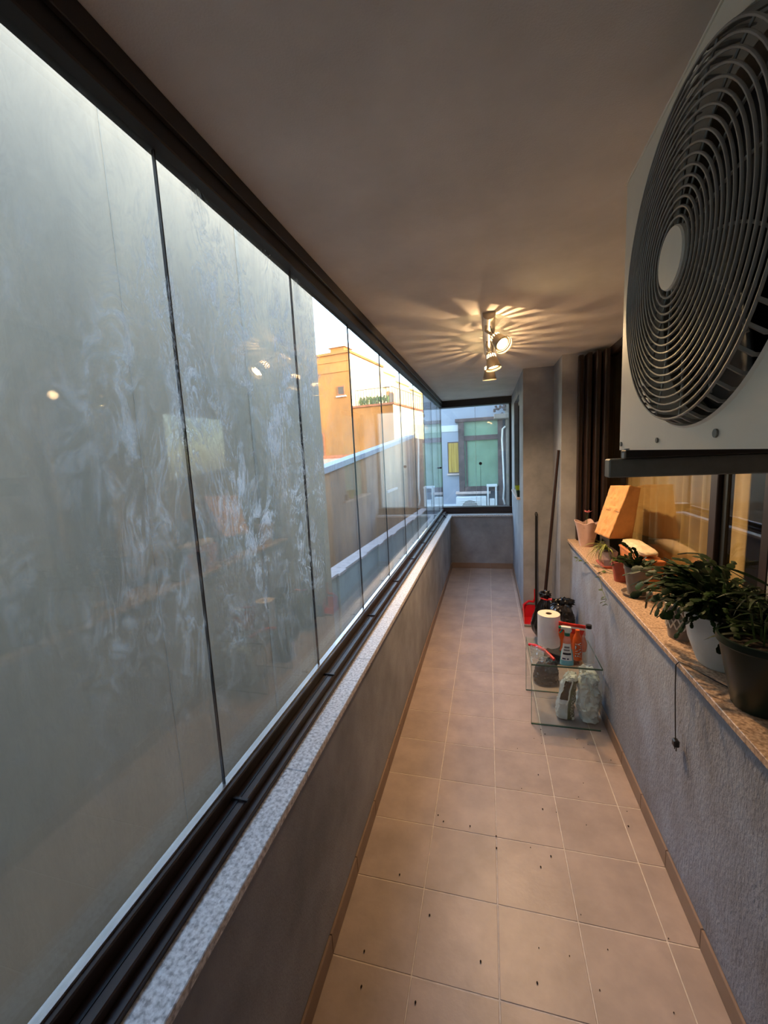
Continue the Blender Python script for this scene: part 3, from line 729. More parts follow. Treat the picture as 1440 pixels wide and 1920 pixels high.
def lab(u, v):
    a = lerp(-2.75, -0.75, u); zz = lerp(0.035, 0.145, v); r = lerp(0.0405, 0.0262, v)
    return Vector((cx+r*math.cos(a), cy+0.6*r*math.sin(a)-0.0006, ZT+zz))
lbl.grid(lab, 12, 4); lb = lbl.obj('paper_label', 'print_white', sp, 60)
for (v0, v1, u0, u1, m) in ((0.74, 0.84, 0.25, 0.8, 'pipe_grey'), (0.58, 0.66, 0.2, 0.8, 'pipe_grey'), (0.34, 0.46, 0.15, 0.92, 'print_black'), (0.06, 0.14, 0.15, 0.45, 'print_navy'), (0.06, 0.14, 0.55, 0.7, 'print_navy')):
    b = B(); b.grid(lambda u, v: lab(lerp(u0, u1, u), lerp(v0, v1, v))+Vector((0, -0.0006, 0)), 6, 1); b.obj('print_bar', m, lb)
# red and orange pouch
po = thing('snack_pouch', 'crumpled red and orange foil pouch behind the spray bottle', 'pouch', (0.545, 2.86, ZT))
b = B(); b.grid(lambda u, v: Vector((lerp(0.462, 0.628, u)+0.008*math.sin(5*v), 2.872+0.022*math.sin(PI*u)*(-1)*(1-v)+0.010*noise.noise(Vector((u*5, v*5, 1))), ZT+lerp(0.0, 0.140, v))), 16, 12)
b.obj('pouch_body', 'orange_print', po, 40, 0.003)
b = B(); b.grid(lambda u, v: Vector((lerp(0.462, 0.632, u)+0.008*math.sin(5), 2.868+0.006*noise.noise(Vector((u*7, v*4, 4))), ZT+lerp(0.140, 0.212, v)-0.022*u)), 16, 6)
b.obj('pouch_top', 'red_print', po, 40, 0.003)
b = B(); b.grid(lambda u, v: Vector((lerp(0.475, 0.625, u), 2.862+0.004*noise.noise(Vector((u*7, v*4, 4))), ZT+lerp(0.176, 0.190, v)-0.022*u)), 10, 2); b.obj('printed_stripe', 'print_white', po, 40)
# orange soda bottle with lettering
so = thing('soda_bottle', 'orange soda bottle with navy and white lettering beside the spray bottle', 'bottle', (0.552, 2.755, ZT))
B().lathe([(0.001, 0), (0.024, 0.0), (0.029, 0.008), (0.029, 0.130), (0.026, 0.150), (0.012, 0.185), (0.012, 0.20), (0.001, 0.20)], 28, (0.552, 2.755, ZT)).obj('bottle_body', 'orange_print', so, 40)
B().lathe([(0.014, 0.188), (0.014, 0.206), (0.001, 0.206)], 18, (0.552, 2.755, ZT)).obj('bottle_cap', 'orange_print', so, 30)
def wrap_text(body, size, m, c, r, zc, ang, parent, nm, off=0.0006, bold=0.0):
    me = text_mesh(body, size, m, bold=bold)
    for v in me.vertices:        # reads upwards, wrapped round the bottle
        u, w = -v.co.y*1.55, v.co.x
        a = ang+u/r; rr = r+off+max(0, v.co.z)
        v.co = Vector((c[0]+rr*math.cos(a), c[1]+rr*math.sin(a), zc+w))-wloc(parent)
    me.name = nm
    return link(nm, me, parent)
B().grid(lambda u, v: Vector((0.552+0.0294*math.cos(lerp(-2.5, -0.6, u)), 2.755+0.0294*math.sin(lerp(-2.5, -0.6, u)), ZT+lerp(0.03, 0.128, v))), 12, 1).obj('label_panel', 'orange_print', so, 60)
wrap_text('FANTA', 0.0315, 'print_navy', (0.552, 2.755), 0.0294, ZT+0.078, -1.50, so, 'lettering_outline', 0.0004, 0.0016)
wrap_text('FANTA', 0.0315, 'print_white', (0.552, 2.755), 0.0294, ZT+0.078, -1.53, so, 'lettering', 0.0012, 0.0004)
# empty clear bottle, black cap
cb = thing('plastic_bottle', 'empty clear plastic bottle with black cap beside the low wall', 'bottle', (0.612, 2.725, ZT))
def rib(r, z, a): return (r*(1+0.03*math.sin(z*170)), z)
B().lathe([(0.001, 0.002), (0.030, 0.0), (0.039, 0.008)]+[(0.039, 0.008+0.146*i/16) for i in range(1, 17)]+[(0.034, 0.185), (0.018, 0.222), (0.0135, 0.236)], 28, (0.612, 2.725, ZT), rib).obj('bottle_body', 'bottle_clear', cb, 50)
B().lathe([(0.001, 0.234), (0.0175, 0.234), (0.0175, 0.256), (0.001, 0.258)], 20, (0.612, 2.725, ZT)).obj('bottle_cap', 'black_plastic', cb, 40)
# bags under the glass table
pb = thing('potting_soil_bag', 'half empty green and white potting soil bag under the glass table', 'bag', (0.48, 2.76, 0))
PC = Vector((0.478, 2.765, 0.001))
b, PF = plastic_bag(PC, 0.050, 0.055, 0.320, 3.1, (0.050, 0.0), 0.011, 0.70); b.obj('bag_body', 'bag_white', pb, 35)
def strip(u, v, off=0.0025):
    """point on the bag surface: u runs round its front right side, v up its height"""
    a = lerp(-1.75, -0.45, u); z = lerp(-0.93, 0.80, v); s_ = math.sqrt(1-z*z)
    d = Vector((s_*math.cos(a), s_*math.sin(a), z)); return PC+PF(d, d)+Vector((math.cos(a), math.sin(a), 0))*off
b = B(); b.grid(lambda u, v: strip(lerp(0.25, 1.0, u), v), 14, 26); b.obj('green_strip', 'bag_green', pb, 35)
b = B(); b.grid(lambda u, v: strip(lerp(-0.55, 0.17, u), lerp(0.52, 0.98, v)), 10, 12); b.obj('dark_window', 'bin_bag', pb, 35)
b = B(); b.grid(lambda u, v: strip(lerp(-0.60, 0.12, u), lerp(0.44, 0.52, v)), 10, 3); b.obj('printed_scene', 'wing_band', pb, 35)
me = text_mesh('POTGROND', 0.030, 'print_white', shear=0.12)
for v in me.vertices:
    uu = 0.62-v.co.y/0.085; vv = 0.36+v.co.x/0.33
    v.co = strip(uu, vv, 0.0042)-wloc(pb)
me.name = 'lettering'; link('lettering', me, pb)
b = B(); b.tube([strip(0.24, 0.99), strip(0.20, 0.75), strip(0.22, 0.55), strip(0.08, 0.40)], 0.005, 6); b.obj('white_seam', 'print_white', pb, 40)
b = B()
for i in range(20):
    a = 2*PI*i/20; b.ball(strip(0.70+0.10*math.cos(a)*0.6, 0.075+0.035*math.sin(a), 0.0030), 0.004, 0.003, 0.004, 6, 4)
b.ball(strip(0.70, 0.075, 0.003), 0.009, 0.003, 0.009, 10, 6); b.obj('round_emblem', 'print_white', pb, 40)
b, _f = plastic_bag(Vector((0.628, 2.775, 0.001)), 0.054, 0.085, 0.345, 7.7, (0.0, 0.02), 0.024, 0.74)
tag(b.obj('plastic_bag', 'bag_white', None, 35), 'crumpled white plastic bag standing under the glass table', 'bag')

# crumbs on the tiles
b = B()
rc = random.Random(5)
for (x, yy) in [(0.31, 2.60), (0.33, 2.56), (0.0135, 1.77), (0.014, 1.71), (-0.11, 1.80), (-0.27, 1.83), (-0.24, 1.80), (0.20, 1.66), (-0.25, 1.37), (-0.26, 1.10), (-0.05, 1.26), (0.14, 1.24), (-0.40, 1.50), (0.25, 1.72), (0.245, 1.97), (0.63, 1.95), (-0.47, 1.20), (0.25, 2.2), (-0.45, 1.10)]:
    b.ball((x, yy, 0.003), 0.0034, 0.0048, 0.0024, 6, 4)
for k in range(26): b.ball((rc.uniform(0.15, 0.68), rc.uniform(1.0, 2.6), 0.002), 0.0022, 0.0026, 0.002, 5, 3)
cr = b.obj('crumbs', 'soil'); tag(cr, 'scattered dark crumbs of soil on the floor tiles', 'crumbs'); cr['kind'] = 'stuff'

# ================================================================ THINGS ON THE SILL
ZS = 0.9805
def leaf_mesh(nm, Lf, W, m, bend=0.3, tip=0.0, fold=0.15, n=5):
    """a leaf along +X from the origin with a raised fold and thickness"""
    b = B()
    def f(u, v):
        w = W*math.sin(PI*min(1, 0.06+u*0.94)**(0.8))*(1-tip*u); s = (v-0.5)*2
        return Vector((Lf*u*math.cos(bend*u), s*w*0.5, Lf*math.sin(bend*u)*u*-1+abs(s)*w*fold))
    b.grid(f, n, 2); bmesh.ops.solidify(b.bm, geom=b.bm.faces[:], thickness=0.0012)
    return b.mesh(nm, m, 60)
def cactus_stem(seed, nseg, m='leaf_dark', wide=1.0):
    """arching chain of flat toothed segments (one stem)"""
    r = random.Random(seed); b = B(); p = Vector((0, 0, 0)); el = r.uniform(0.7, 1.15); az = 0.0
    for k in range(nseg):
        Lk = r.uniform(0.026, 0.036); wk = Lk*r.uniform(0.52, 0.68)*wide
        d = Vector((math.cos(el)*math.cos(az), math.cos(el)*math.sin(az), math.sin(el)))
        side = Vector((-math.sin(az), math.cos(az), 0)); roll = r.uniform(-0.6, 0.6)
        up = side.cross(d)*-1; side = side*math.cos(roll)+up*math.sin(roll)
        nrm = d.cross(side).normalized()
        pts = [(0.0, 0.12), (0.22, 0.40), (0.34, 0.34), (0.58, 0.50), (0.70, 0.44), (0.92, 0.34), (1.0, 0.10)]
        left = [p+d*(Lk*t)+side*(wk*w) for t, w in pts]; rgt = [p+d*(Lk*t)-side*(wk*w) for t, w in pts]
        mid = [p+d*(Lk*t)+nrm*0.0022 for t, w in pts]; bot = [p+d*(Lk*t)-nrm*0.0018 for t, w in pts]
        vl = [b.bm.verts.new(q) for q in left]; vr = [b.bm.verts.new(q) for q in rgt]; vm = [b.bm.verts.new(q) for q in mid]; vb = [b.bm.verts.new(q) for q in bot]
        for i in range(len(pts)-1):
            b.bm.faces.new((vl[i], vl[i+1], vm[i+1], vm[i])); b.bm.faces.new((vm[i], vm[i+1], vr[i+1], vr[i]))
            b.bm.faces.new((vl[i], vb[i], vb[i+1], vl[i+1])); b.bm.faces.new((vb[i], vr[i], vr[i+1], vb[i+1]))
        p = p+d*(Lk*0.97); el -= r.uniform(0.16, 0.42); az += r.uniform(-0.35, 0.35)
    return b.mesh('stem', m, 30)

# --- large white pot with dense leaf cactus
lc = thing('potted_cactus', 'bushy dark green leaf cactus in a white bowl pot', 'plant', (0.846, 1.705, ZS))
cxp, cyp = 0.846, 1.705
B().lathe([(0.001, 0), (0.072, 0), (0.080, 0.01), (0.112, 0.10), (0.124, 0.175), (0.126, 0.205), (0.120, 0.206), (0.116, 0.17), (0.001, 0.165)], 48, (cxp, cyp, ZS)).obj('pot', 'pot_white', lc, 35)
B().lathe([(0.119, 0.190), (0.06, 0.196), (0.001, 0.200)], 24, (cxp, cyp, ZS)).obj('soil', 'soil', lc, 60)
stems = [cactus_stem(100+i, random.Random(i).choice([4, 5, 6, 7]), wide=1.12) for i in range(16)]
rs = random.Random(3)
for i in range(270):
    o = link('stem', stems[i % 16], lc)
    a = rs.uniform(0, 2*PI); rr = 0.112*math.sqrt(rs.random())
    o.location = (rr*math.cos(a), rr*math.sin(a), 0.190+0.05*(1-rr/0.112)+rs.uniform(0, 0.05))
    out = a+rs.uniform(-0.8, 0.8)
    toward = max(0.0, math.cos(out))          # window side: short stems
    sc_ = rs.uniform(0.85, 1.28)*(1-0.62*toward)
    if math.sin(out) > 0.2: sc_ *= 1.18
    if math.sin(out) < -0.3: sc_ *= 0.85
    o.rotation_euler = (rs.uniform(-0.3, 0.3), rs.uniform(-0.6, 0.5), out); o.scale = (sc_,)*3
# --- small lattice pot behind it
lt = thing('lattice_pot', 'small pale pot with raised lattice pattern behind the white bowl pot', 'pot', (0.800, 1.935, ZS))
B().lathe([(0.001, 0), (0.046, 0), (0.054, 0.055), (0.060, 0.155), (0.056, 0.156), (0.048, 0.02), (0.001, 0.02)], 32, (0.800, 1.935, ZS)).obj('pot_body', 'pot_grey', lt, 40)
b = B()
for s in (1, -1):
    for k in range(14):
        b.tube([(0.800+(0.0555+0.006*t)*math.cos(2*PI*k/14+s*0.9*t), 1.935+(0.0555+0.006*t)*math.sin(2*PI*k/14+s*0.9*t), ZS+0.05+0.105*t) for t in [i/6 for i in range(7)]], 0.0030, 5)
b.tube([(0.800+0.060*math.cos(a), 1.935+0.060*math.sin(a), ZS+0.154) for a in [i*2*PI/32 for i in range(32)]], 0.0045, 6, closed=True)
b.obj('lattice', 'pot_lattice', lt, 50)
# --- dark green pot at the right edge
gp = thing('potted_plant', 'dark green pot with drooping narrow leaved plant nearest the viewer', 'plant', (0.815, 1.430, ZS))
B().lathe([(0.001, 0), (0.064, 0), (0.070, 0.008), (0.110, 0.205), (0.118, 0.212), (0.118, 0.232), (0.111, 0.233), (0.106, 0.19), (0.001, 0.185)], 48, (0.815, 1.430, ZS)).obj('pot', 'pot_green', gp, 35)
B().lathe([(0.109, 0.205), (0.05, 0.212), (0.001, 0.214)], 24, (0.815, 1.430, ZS)).obj('soil', 'soil', gp, 60)
longleaf = [leaf_mesh('leaf', Lf, 0.016, 'leaf_dark', bend) for Lf, bend in ((0.16, 0.5), (0.13, 0.9), (0.19, 0.3))]
b = B()
for k in range(5):
    a = k*1.4; b.tube([(0.815+0.02*math.cos(a), 1.430+0.02*math.sin(a), ZS+0.205), (0.815+0.035*math.cos(a), 1.430+0.035*math.sin(a), ZS+0.30), (0.815+0.06*math.cos(a+.3), 1.430+0.06*math.sin(a+.3), ZS+0.38)], [0.003, 0.0025, 0.0015], 6)
b.obj('stalk', 'leaf_mid', gp, 40)
for k in range(34):
    o = link('leaf', longleaf[k % 3], gp); a = k*2.399; h = 0.20+0.19*((k*7) % 34)/34
    o.location = (0.02*math.cos(a), 0.02*math.sin(a), h)
    if math.cos(a) > 0.2: a += PI*0.7
    s_ = 0.62 if math.cos(a) > 0 else 0.85
    o.rotation_euler = (random.uniform(-0.5, 0.5), random.uniform(-0.9, 0.2), a); o.scale = (s_,)*3
# --- grey pot with succulent on saucer
gy = thing('potted_succulent', 'grey pot of dark fleshy leaves on a saucer', 'plant', (0.797, 2.475, ZS))
B().lathe([(0.001, 0), (0.062, 0), (0.078, 0.018), (0.075, 0.019), (0.060, 0.005), (0.001, 0.005)], 36, (0.797, 2.475, ZS)).obj('saucer', 'pot_grey', gy, 35)
B().lathe([(0.001, 0.006), (0.044, 0.006), (0.064, 0.150), (0.068, 0.152), (0.068, 0.168), (0.063, 0.169), (0.060, 0.14), (0.001, 0.138)], 36, (0.797, 2.475, ZS)).obj('pot', 'pot_grey', gy, 35)
B().lathe([(0.061, 0.15), (0.001, 0.154)], 20, (0.797, 2.475, ZS)).obj('soil', 'soil', gy)
fat = [cactus_stem(300+i, 3, wide=1.3) for i in range(5)]
for k in range(48):
    o = link('stem', fat[k % 5], gy); a = k*2.399; r = 0.05*math.sqrt((k+0.5)/48)
    o.location = (r*math.cos(a), r*math.sin(a), 0.15); o.rotation_euler = (0, random.uniform(-0.4, 0.1), a); s_ = random.uniform(0.8, 1.25)*(0.7 if math.cos(a) > 0.3 else 1); o.scale = (s_,)*3
for (a, h) in ((2.0, 1.5), (4.3, 1.35)):
    o = link('stem', cactus_stem(int(400+a*10), 4), gy); o.location = (0.01*math.cos(a), 0.01*math.sin(a), 0.15); o.rotation_euler = (0, -0.75, a); o.scale = (h, h, h)
# --- terracotta pot
tp = thing('terracotta_pot', 'small reddish terracotta pot with leafy cutting between glass planter and grey pot', 'plant', (0.790, 2.735, ZS))
B().lathe([(0.001, 0), (0.036, 0), (0.050, 0.10), (0.054, 0.101), (0.055, 0.128), (0.050, 0.129), (0.047, 0.10), (0.001, 0.098)], 32, (0.790, 2.735, ZS)).obj('pot', 'terracotta', tp, 35)
B().lathe([(0.048, 0.112), (0.001, 0.115)], 20, (0.790, 2.735, ZS)).obj('soil', 'soil', tp)
small = [leaf_mesh('leaf', 0.055, 0.024, 'leaf_mid', 0.6), leaf_mesh('leaf', 0.042, 0.022, 'leaf_dark', 0.3)]
for k in range(16):
    o = link('leaf', small[k % 2], tp); a = k*2.399; o.location = (0.022*math.cos(a), 0.022*math.sin(a), 0.115+0.004*(k % 6)); o.rotation_euler = (0, random.uniform(-0.9, -0.1), a)
# --- orange planter box with cloth
ob = thing('planter_box', 'orange terracotta planter box against the window pane', 'planter', (0.915, 2.80, ZS))
b = B(); b.prism([(0.880, ZS), (0.962, ZS), (0.976, ZS+0.150), (0.866, ZS+0.150)], 'y', 2.60, 3.04); b.obj('box_body', 'terra_orange', ob)
B().box(0.860, 0.980, 2.59, 3.05, ZS+0.150, ZS+0.166, 0.004).obj('box_rim', 'terra_orange', ob)
def pillow(d, p):
    k = lambda v, e: math.copysign(abs(v)**e, v)
    q = Vector((0.056*k(d.x, 0.55), 0.20*k(d.y, 0.5), 0.022*k(d.z, 0.8)))
    return q*(1+0.10*noise.noise(d*2.5))+Vector((0, 0, 0.006*noise.noise(d*4)))
b = B(); b.ball((0.915, 2.83, ZS+0.166+0.027), 1, 1, 1, 40, 20, pillow); tag(b.obj('folded_cloth', 'cloth', None, 60), 'folded cream cloth lying on the orange planter box', 'cloth')
# --- glass planter with spider plant
gl = thing('potted_spider_plant', 'frosted planter with pale striped grass leaves on a red saucer', 'plant', (0.800, 3.10, ZS))
B().box(0.755, 0.850, 3.005, 3.20, ZS, ZS+0.016, 0.004).obj('saucer', 'terracotta', gl)
b = B(); b.prism([(0.768, ZS+0.017), (0.838, ZS+0.017), (0.852, ZS+0.115), (0.752, ZS+0.115)], 'y', 3.02, 3.18); b.obj('planter_body', 'planter_glass', gl)
B().box(0.762, 0.842, 3.03, 3.17, ZS+0.106, ZS+0.118).obj('soil', 'soil', gl)
grass = [leaf_mesh('leaf', Lf, 0.009, 'leaf_pale', bend, 0.2, 0.3, 8) for Lf, bend in ((0.15, 1.3), (0.19, 1.1), (0.12, 1.6))]
for k in range(30):
    o = link('leaf', grass[k % 3], gl); a = k*2.399; o.location = (0.01*math.cos(a), 0.02*math.sin(a), 0.116)
    if math.cos(a) > 0.35: a += PI
    o.rotation_euler = (0, random.uniform(-1.25, -0.45), a)
# --- wavy pot with flower
wp = thing('potted_flower', 'pale pink pot with wavy rim and one pink blossom at the sill end', 'plant', (0.803, 3.72, ZS))
def wavy(r, z, a): return (r*(1+0.16*(z/0.21)**2*math.cos(5*a+0.6)), z+0.012*(z/0.21)**2*math.cos(5*a+0.6))
B().lathe([(0.001, 0), (0.052, 0), (0.060, 0.03), (0.078, 0.13), (0.095, 0.205), (0.091, 0.207), (0.074, 0.13), (0.070, 0.12), (0.001, 0.118)], 60, (0.803, 3.72, ZS), wavy).obj('pot', 'pot_pink', wp, 40)
B().lathe([(0.080, 0.165), (0.001, 0.168)], 24, (0.803, 3.72, ZS)).obj('soil', 'soil', wp)
for k in range(18):
    o = link('leaf', small[k % 2], wp); a = k*2.399; r = 0.055*math.sqrt(k/18); o.location = (r*math.cos(a), r*math.sin(a), 0.165); o.rotation_euler = (0, random.uniform(-0.9, -0.2), a)
B().tube([(0.800, 3.70, ZS+0.16), (0.797, 3.69, ZS+0.24), (0.800, 3.68, ZS+0.293)], 0.002, 6).obj('flower_stalk', 'leaf_mid', wp)
pet = leaf_mesh('petal', 0.042, 0.022, 'petal', -0.3)
for k in range(6):
    o = link('petal', pet, wp); o.location = (-0.003, -0.04, 0.292); o.rotation_euler = (0, -0.15, k*PI/3)
# --- dark pot under the paper bag, paper bag
dkp = thing('dark_planter', 'low dark green planter under the leaning paper bag', 'planter', (0.90, 3.36, ZS))
b = B(); b.prism([(0.860, ZS), (0.965, ZS), (0.972, ZS+0.160), (0.850, ZS+0.160)], 'y', 3.23, 3.50); b.obj('box_body', 'pot_green', dkp)
for k in range(16):
    o = link('leaf', small[1], dkp); a = k*2.399; o.location = (0.0+0.02*math.cos(a)-0.02, 0.08*math.sin(a)+0.0, 0.12); o.rotation_euler = (0, random.uniform(-0.4, 0.2), PI+0.8*math.sin(a)); o.scale = (0.8,)*3
kb = thing('paper_bag', 'brown kraft paper bag leaning against the window', 'paper bag', (0.87, 3.35, ZS+0.17))
def kraft():
    b = B()
    bl, brr = Vector((0.800, 3.44, 1.150)), Vector((0.802, 3.05, 1.182))     # lower edge of the lit side
    tl, tr = Vector((0.900, 3.424, 1.517)), Vector((0.893, 2.955, 1.556))
    def face(a0, a1, c0, c1, nu=20, nv=30, ph=0.0, amp=0.008):
        b.grid(lambda u, v: (a0.lerp(a1, u)).lerp(c0.lerp(c1, u), v)+Vector((-1, 0, 0.1))*(amp*(0.25+math.sin(PI*u))*(1.2*noise.noise(Vector((u*5, v*8, ph)))+1.6*(0.3-abs(noise.noise(Vector((u*9, v*13, ph+7)))))+(0.9 if abs(v-0.55) < 0.03 else 0))), nu, nv)
    dbx = Vector((0.150, 0.03, -0.0)); dtx = Vector((0.066, 0.02, -0.02))
    face(bl, brr, tl, tr, ph=0.3)
    face(brr, brr+dbx, tr, tr+dtx, ph=1.3, amp=0.006)
    face(bl+dbx, bl, tl+dtx, tl, ph=2.3)
    face(brr+dbx, bl+dbx, tr+dtx, tl+dtx, ph=3.3)
    b.poly(bl, brr, brr+dbx, bl+dbx)
    return b
kraft().obj('bag_body', 'kraft', kb, 25, 0.0016)
B().tube([(0.852+0.001, 3.41, 1.351), (0.850, 3.20, 1.362), (0.846, 3.02, 1.372)], 0.0022, 5).obj('fold_crease', 'card', kb)
# --- trailing ivy
iv = thing('trailing_ivy', 'thin ivy vine trailing over the sill edge', 'plant', (0.72, 2.8, ZS))
vine = [(0.795, 2.86, ZS+0.004), (0.75, 2.90, ZS+0.006), (0.715, 2.88, ZS+0.006), (0.693, 2.82, ZS-0.01), (0.690, 2.74, ZS-0.07), (0.694, 2.66, ZS-0.10), (0.692, 2.70, ZS-0.13), (0.690, 2.62, ZS-0.12)]
B().tube(vine, 0.0018, 5).obj('vine', 'leaf_mid', iv)
vine2 = [(0.795, 2.90, ZS+0.004), (0.74, 3.05, ZS+0.006), (0.694, 3.18, ZS-0.005), (0.676, 3.35, ZS-0.03), (0.672, 3.46, ZS-0.04)]
B().tube(vine2, 0.0018, 5).obj('vine', 'leaf_mid', iv)
ivl = leaf_mesh('leaf', 0.034, 0.028, 'leaf_mid', 0.2, 0.4)
for p in vine[1:]+vine2[1:]+[(0.684, 3.28, ZS-0.02), (0.674, 3.41, ZS-0.035), (0.692, 2.68, ZS-0.09)]:
    o = link('leaf', ivl, iv); o.location = Vector(p)-Vector(iv.location)+Vector((-0.002, 0, 0.002)); o.rotation_euler = (random.uniform(-0.4, 0.4), random.uniform(-0.2, 0.5), PI+random.uniform(-1, 1))
# --- cable with plug hanging over the sill edge
cb_ = thing('power_cord', 'thin black cord with plug hanging over the sill edge', 'cord', (0.70, 1.70, ZS))
B().tube([(0.80, 1.50, ZS+0.003), (0.76, 1.58, ZS+0.003), (0.72, 1.67, ZS+0.004), (0.700, 1.695, ZS+0.004), (0.692, 1.70, ZS-0.012), (0.694, 1.702, ZS-0.10), (0.700, 1.704, ZS-0.22), (0.706, 1.705, 0.650)], 0.0022, 6).obj('cable', 'black_plastic', cb_, 60)
B().box(0.697, 0.717, 1.692, 1.718, 0.622, 0.652, 0.004).tube([(0.707, 1.698, 0.622), (0.707, 1.698, 0.606)], 0.002, 6).tube([(0.707, 1.712, 0.622), (0.707, 1.712, 0.606)], 0.002, 6).obj('plug', 'black_plastic', cb_)

# ================================================================ OUTSIDE
# our own building round the balcony, its unseen mass shaped to block the sun
ow = B()
ow.box(-0.80, 9.0, -14.0, 6.86, 2.85, 5.6).box(-0.80, 9.0, -14.0, 6.86, -5.0, -0.16).box(0.70, 9.0, 6.86, 16, -5.0, 5.6).box(2.95, 9.0, -14.0, 6.86, -0.15, 2.84)
ow.box(0.70, 2.95, 5.02, 6.86, -0.15, 2.84).box(1.26, 2.95, -1.26, 1.54, -0.15, 2.84).box(-0.80, 2.95, -14.0, -1.26, -0.15, 2.84).box(-3.0, -0.80, -14.0, -13.7, -5.0, 5.2)  # unseen fillers, added so no light leaks into the well
ow.box(0.70, 9.0, 16.0, 45.0, -5.0, 4.6)  # unseen block added to keep the sun off the boundary wall
struct(ow.obj('wall_building_shade', 'facade'), 'storeys of the apartment house around the balcony with added unseen sun blocking masses', 'building')
struct(B().box(-60, 60, -40, 90, -5.2, -5.0).obj('ground', 'asphalt'), 'courtyard ground far below', 'ground')
nb = thing('neighbour_wall', 'tall blank grey plaster wall facing the glazing', 'building', (-3.15, 0, -5))
B().box(-3.3, -3.0, -14, 7.2, -5.0, 5.2).obj('plaster_wall', 'neighbour_plaster', nb)
B().box(-2.998, -2.990, 4.84, 4.90, -5.0, 5.2).obj('vertical_joint', 'joint_grey', nb)
B().box(-2.999, -2.996, 3.02, 3.028, -5.0, 5.2).obj('vertical_joint', 'joint_grey', nb)
# low parapet with coping outside
lp2 = thing('courtyard_parapet', 'pale courtyard parapet with pinkish stepped coping below the glazing', 'wall', (-3.4, 12, -5))
ang = math.atan2(-2.98+3.42, 16.8-7.6)
Mp = Matrix.Translation((-3.42, 7.3, 0)) @ Matrix.Rotation(-ang, 4, 'Z')
b = B().box(-0.22, 0.0, 0, 12, -5.0, -0.80); b.xf(Mp); b.obj('parapet_body', 'parapet_pale', lp2)
for k in range(8):
    b = B().box(-0.30, 0.05, k*1.5+0.003, k*1.5+1.497, -0.80, -0.74, 0.004); b.xf(Mp); b.obj('coping_stone', 'coping_pink', lp2)
    b = B().box(0.0, 0.06, k*1.5+1.10, k*1.5+1.42, -5.0, -0.80); b.xf(Mp); b.obj('pilaster', 'parapet_pale', lp2)
    b = B().box(0.05, 0.10, k*1.5+1.06, k*1.5+1.46, -0.80, -0.74, 0.004); b.xf(Mp); b.obj('pilaster_cap', 'coping_pink', lp2)
# slanted brown wall
bw = thing('boundary_wall', 'weathered brown boundary wall with slanted grey coping', 'wall', (-4.5, 16, -5))
def slz(y): return 1.42+(y-10.5)*(2.86-1.42)/(24.8-10.5)
B().prism([(7.3, -5), (60, -5), (60, slz(24.9)), (24.9, slz(24.9)), (7.3, slz(7.3))], 'x', -4.7, -4.4).obj('wall_body', 'brown_wall', bw)
for k in range(9):
    a, c = 7.3+k*1.96, 7.3+(k+1)*1.96-0.01
    B().prism([(a, slz(a)), (c, slz(c)), (c, slz(c)+0.17), (a, slz(a)+0.17)], 'x', -4.76, -4.34).obj('coping_stone', 'coping_grey', bw)
B().box(-4.4, -4.32, 17.5, 19.5, 0.2, 0.3).obj('wall_ledge', 'coping_pink', bw)

# sunlit ochre house
yh = thing('ochre_house', 'sunlit ochre house with terrace, chimney and stepped roofline', 'building', (-8.62, 26, -5))
My = Matrix.Translation((-8.62, 26, 0)) @ Matrix.Rotation(math.radians(-9), 4, 'Z')
def hp(b, nm, m, par=yh, sm=None): b.xf(My); return b.obj(nm, m, par, sm)
hp(B().box(-6, 0, 0, 5.5, -5, 8.55), 'tower_wall', 'ochre_wall')
hp(B().box(-0.001, 0.04, 0.02, 5.5, 5.2, 8.5), 'sunlit_side', 'sunlit_wall')  # sheet over the ochre side, its pale colour carries the sunshine
hp(B().box(-6.1, 0.1, -0.1, 5.6, 8.55, 8.70), 'roof_slab', 'ochre_wall')
for zz in (8.1, 7.45): hp(B().box(-6, 0.02, -0.05, 0, zz-0.03, zz+0.03), 'string_course', 'ochre_wall')
ch = hp(B().box(-1.9, -0.85, 1.0, 2.0, 8.70, 9.25), 'chimney', 'ochre_wall'); hp(B().box(-2.05, -0.7, 0.85, 2.15, 9.25, 9.42), 'chimney_cap', 'coping_pink', ch)
for (a, c, h) in ((5.5, 8.2, 8.25), (8.2, 11.5, 7.9), (11.5, 15.5, 7.7), (15.5, 20, 7.5), (20, 26, 7.2)):
    w = hp(B().box(-6, -0.05, a+0.001, c, -5, h), 'rear_wing', 'sunlit_wall'); hp(B().box(-6.1, 0.12, a+0.12, c+0.1, h, h+0.12), 'roof_edge', 'sunlit_wall', w)
hp(B().box(0.001, 2.85, 0.15, 24, -5, 5.05), 'terrace_wing', 'ochre_wall')
hp(B().box(2.852, 2.88, 0.16, 24, -5, 5.04), 'sunlit_side', 'sunlit_wall')  # same sunshine colour on the terrace side
hp(B().box(0.0, 2.95, 0.05, 24.1, 5.05, 5.17), 'terrace_slab', 'brick_trim')
wn = hp(B().box(-0.95, -0.40, -0.06, 0.02, 5.90, 6.55), 'window', 'brick_trim'); hp(B().box(-0.87, -0.48, -0.075, -0.055, 6.0, 6.47), 'pane', 'iron', wn)
hp(B().box(-1.05, -0.3, -0.12, 0, 5.82, 5.90), 'window_sill', 'coping_pink')
dr = hp(B().box(0.03, 0.09, 6.2, 7.5, 5.17, 6.9), 'terrace_door', 'brick_trim'); hp(B().box(0.085, 0.11, 6.35, 7.35, 5.3, 6.8), 'pane', 'iron', dr)
wn = hp(B().box(-3.0, -2.2, -0.06, 0.02, 1.8, 3.6), 'window', 'brick_trim'); hp(B().box(-2.9, -2.3, -0.08, -0.05, 1.9, 3.5), 'pane', 'iron', wn)
hp(B().box(0.05, 0.35, 5.3, 6.2, 7.1, 7.75), 'wall_air_unit', 'ext_white')
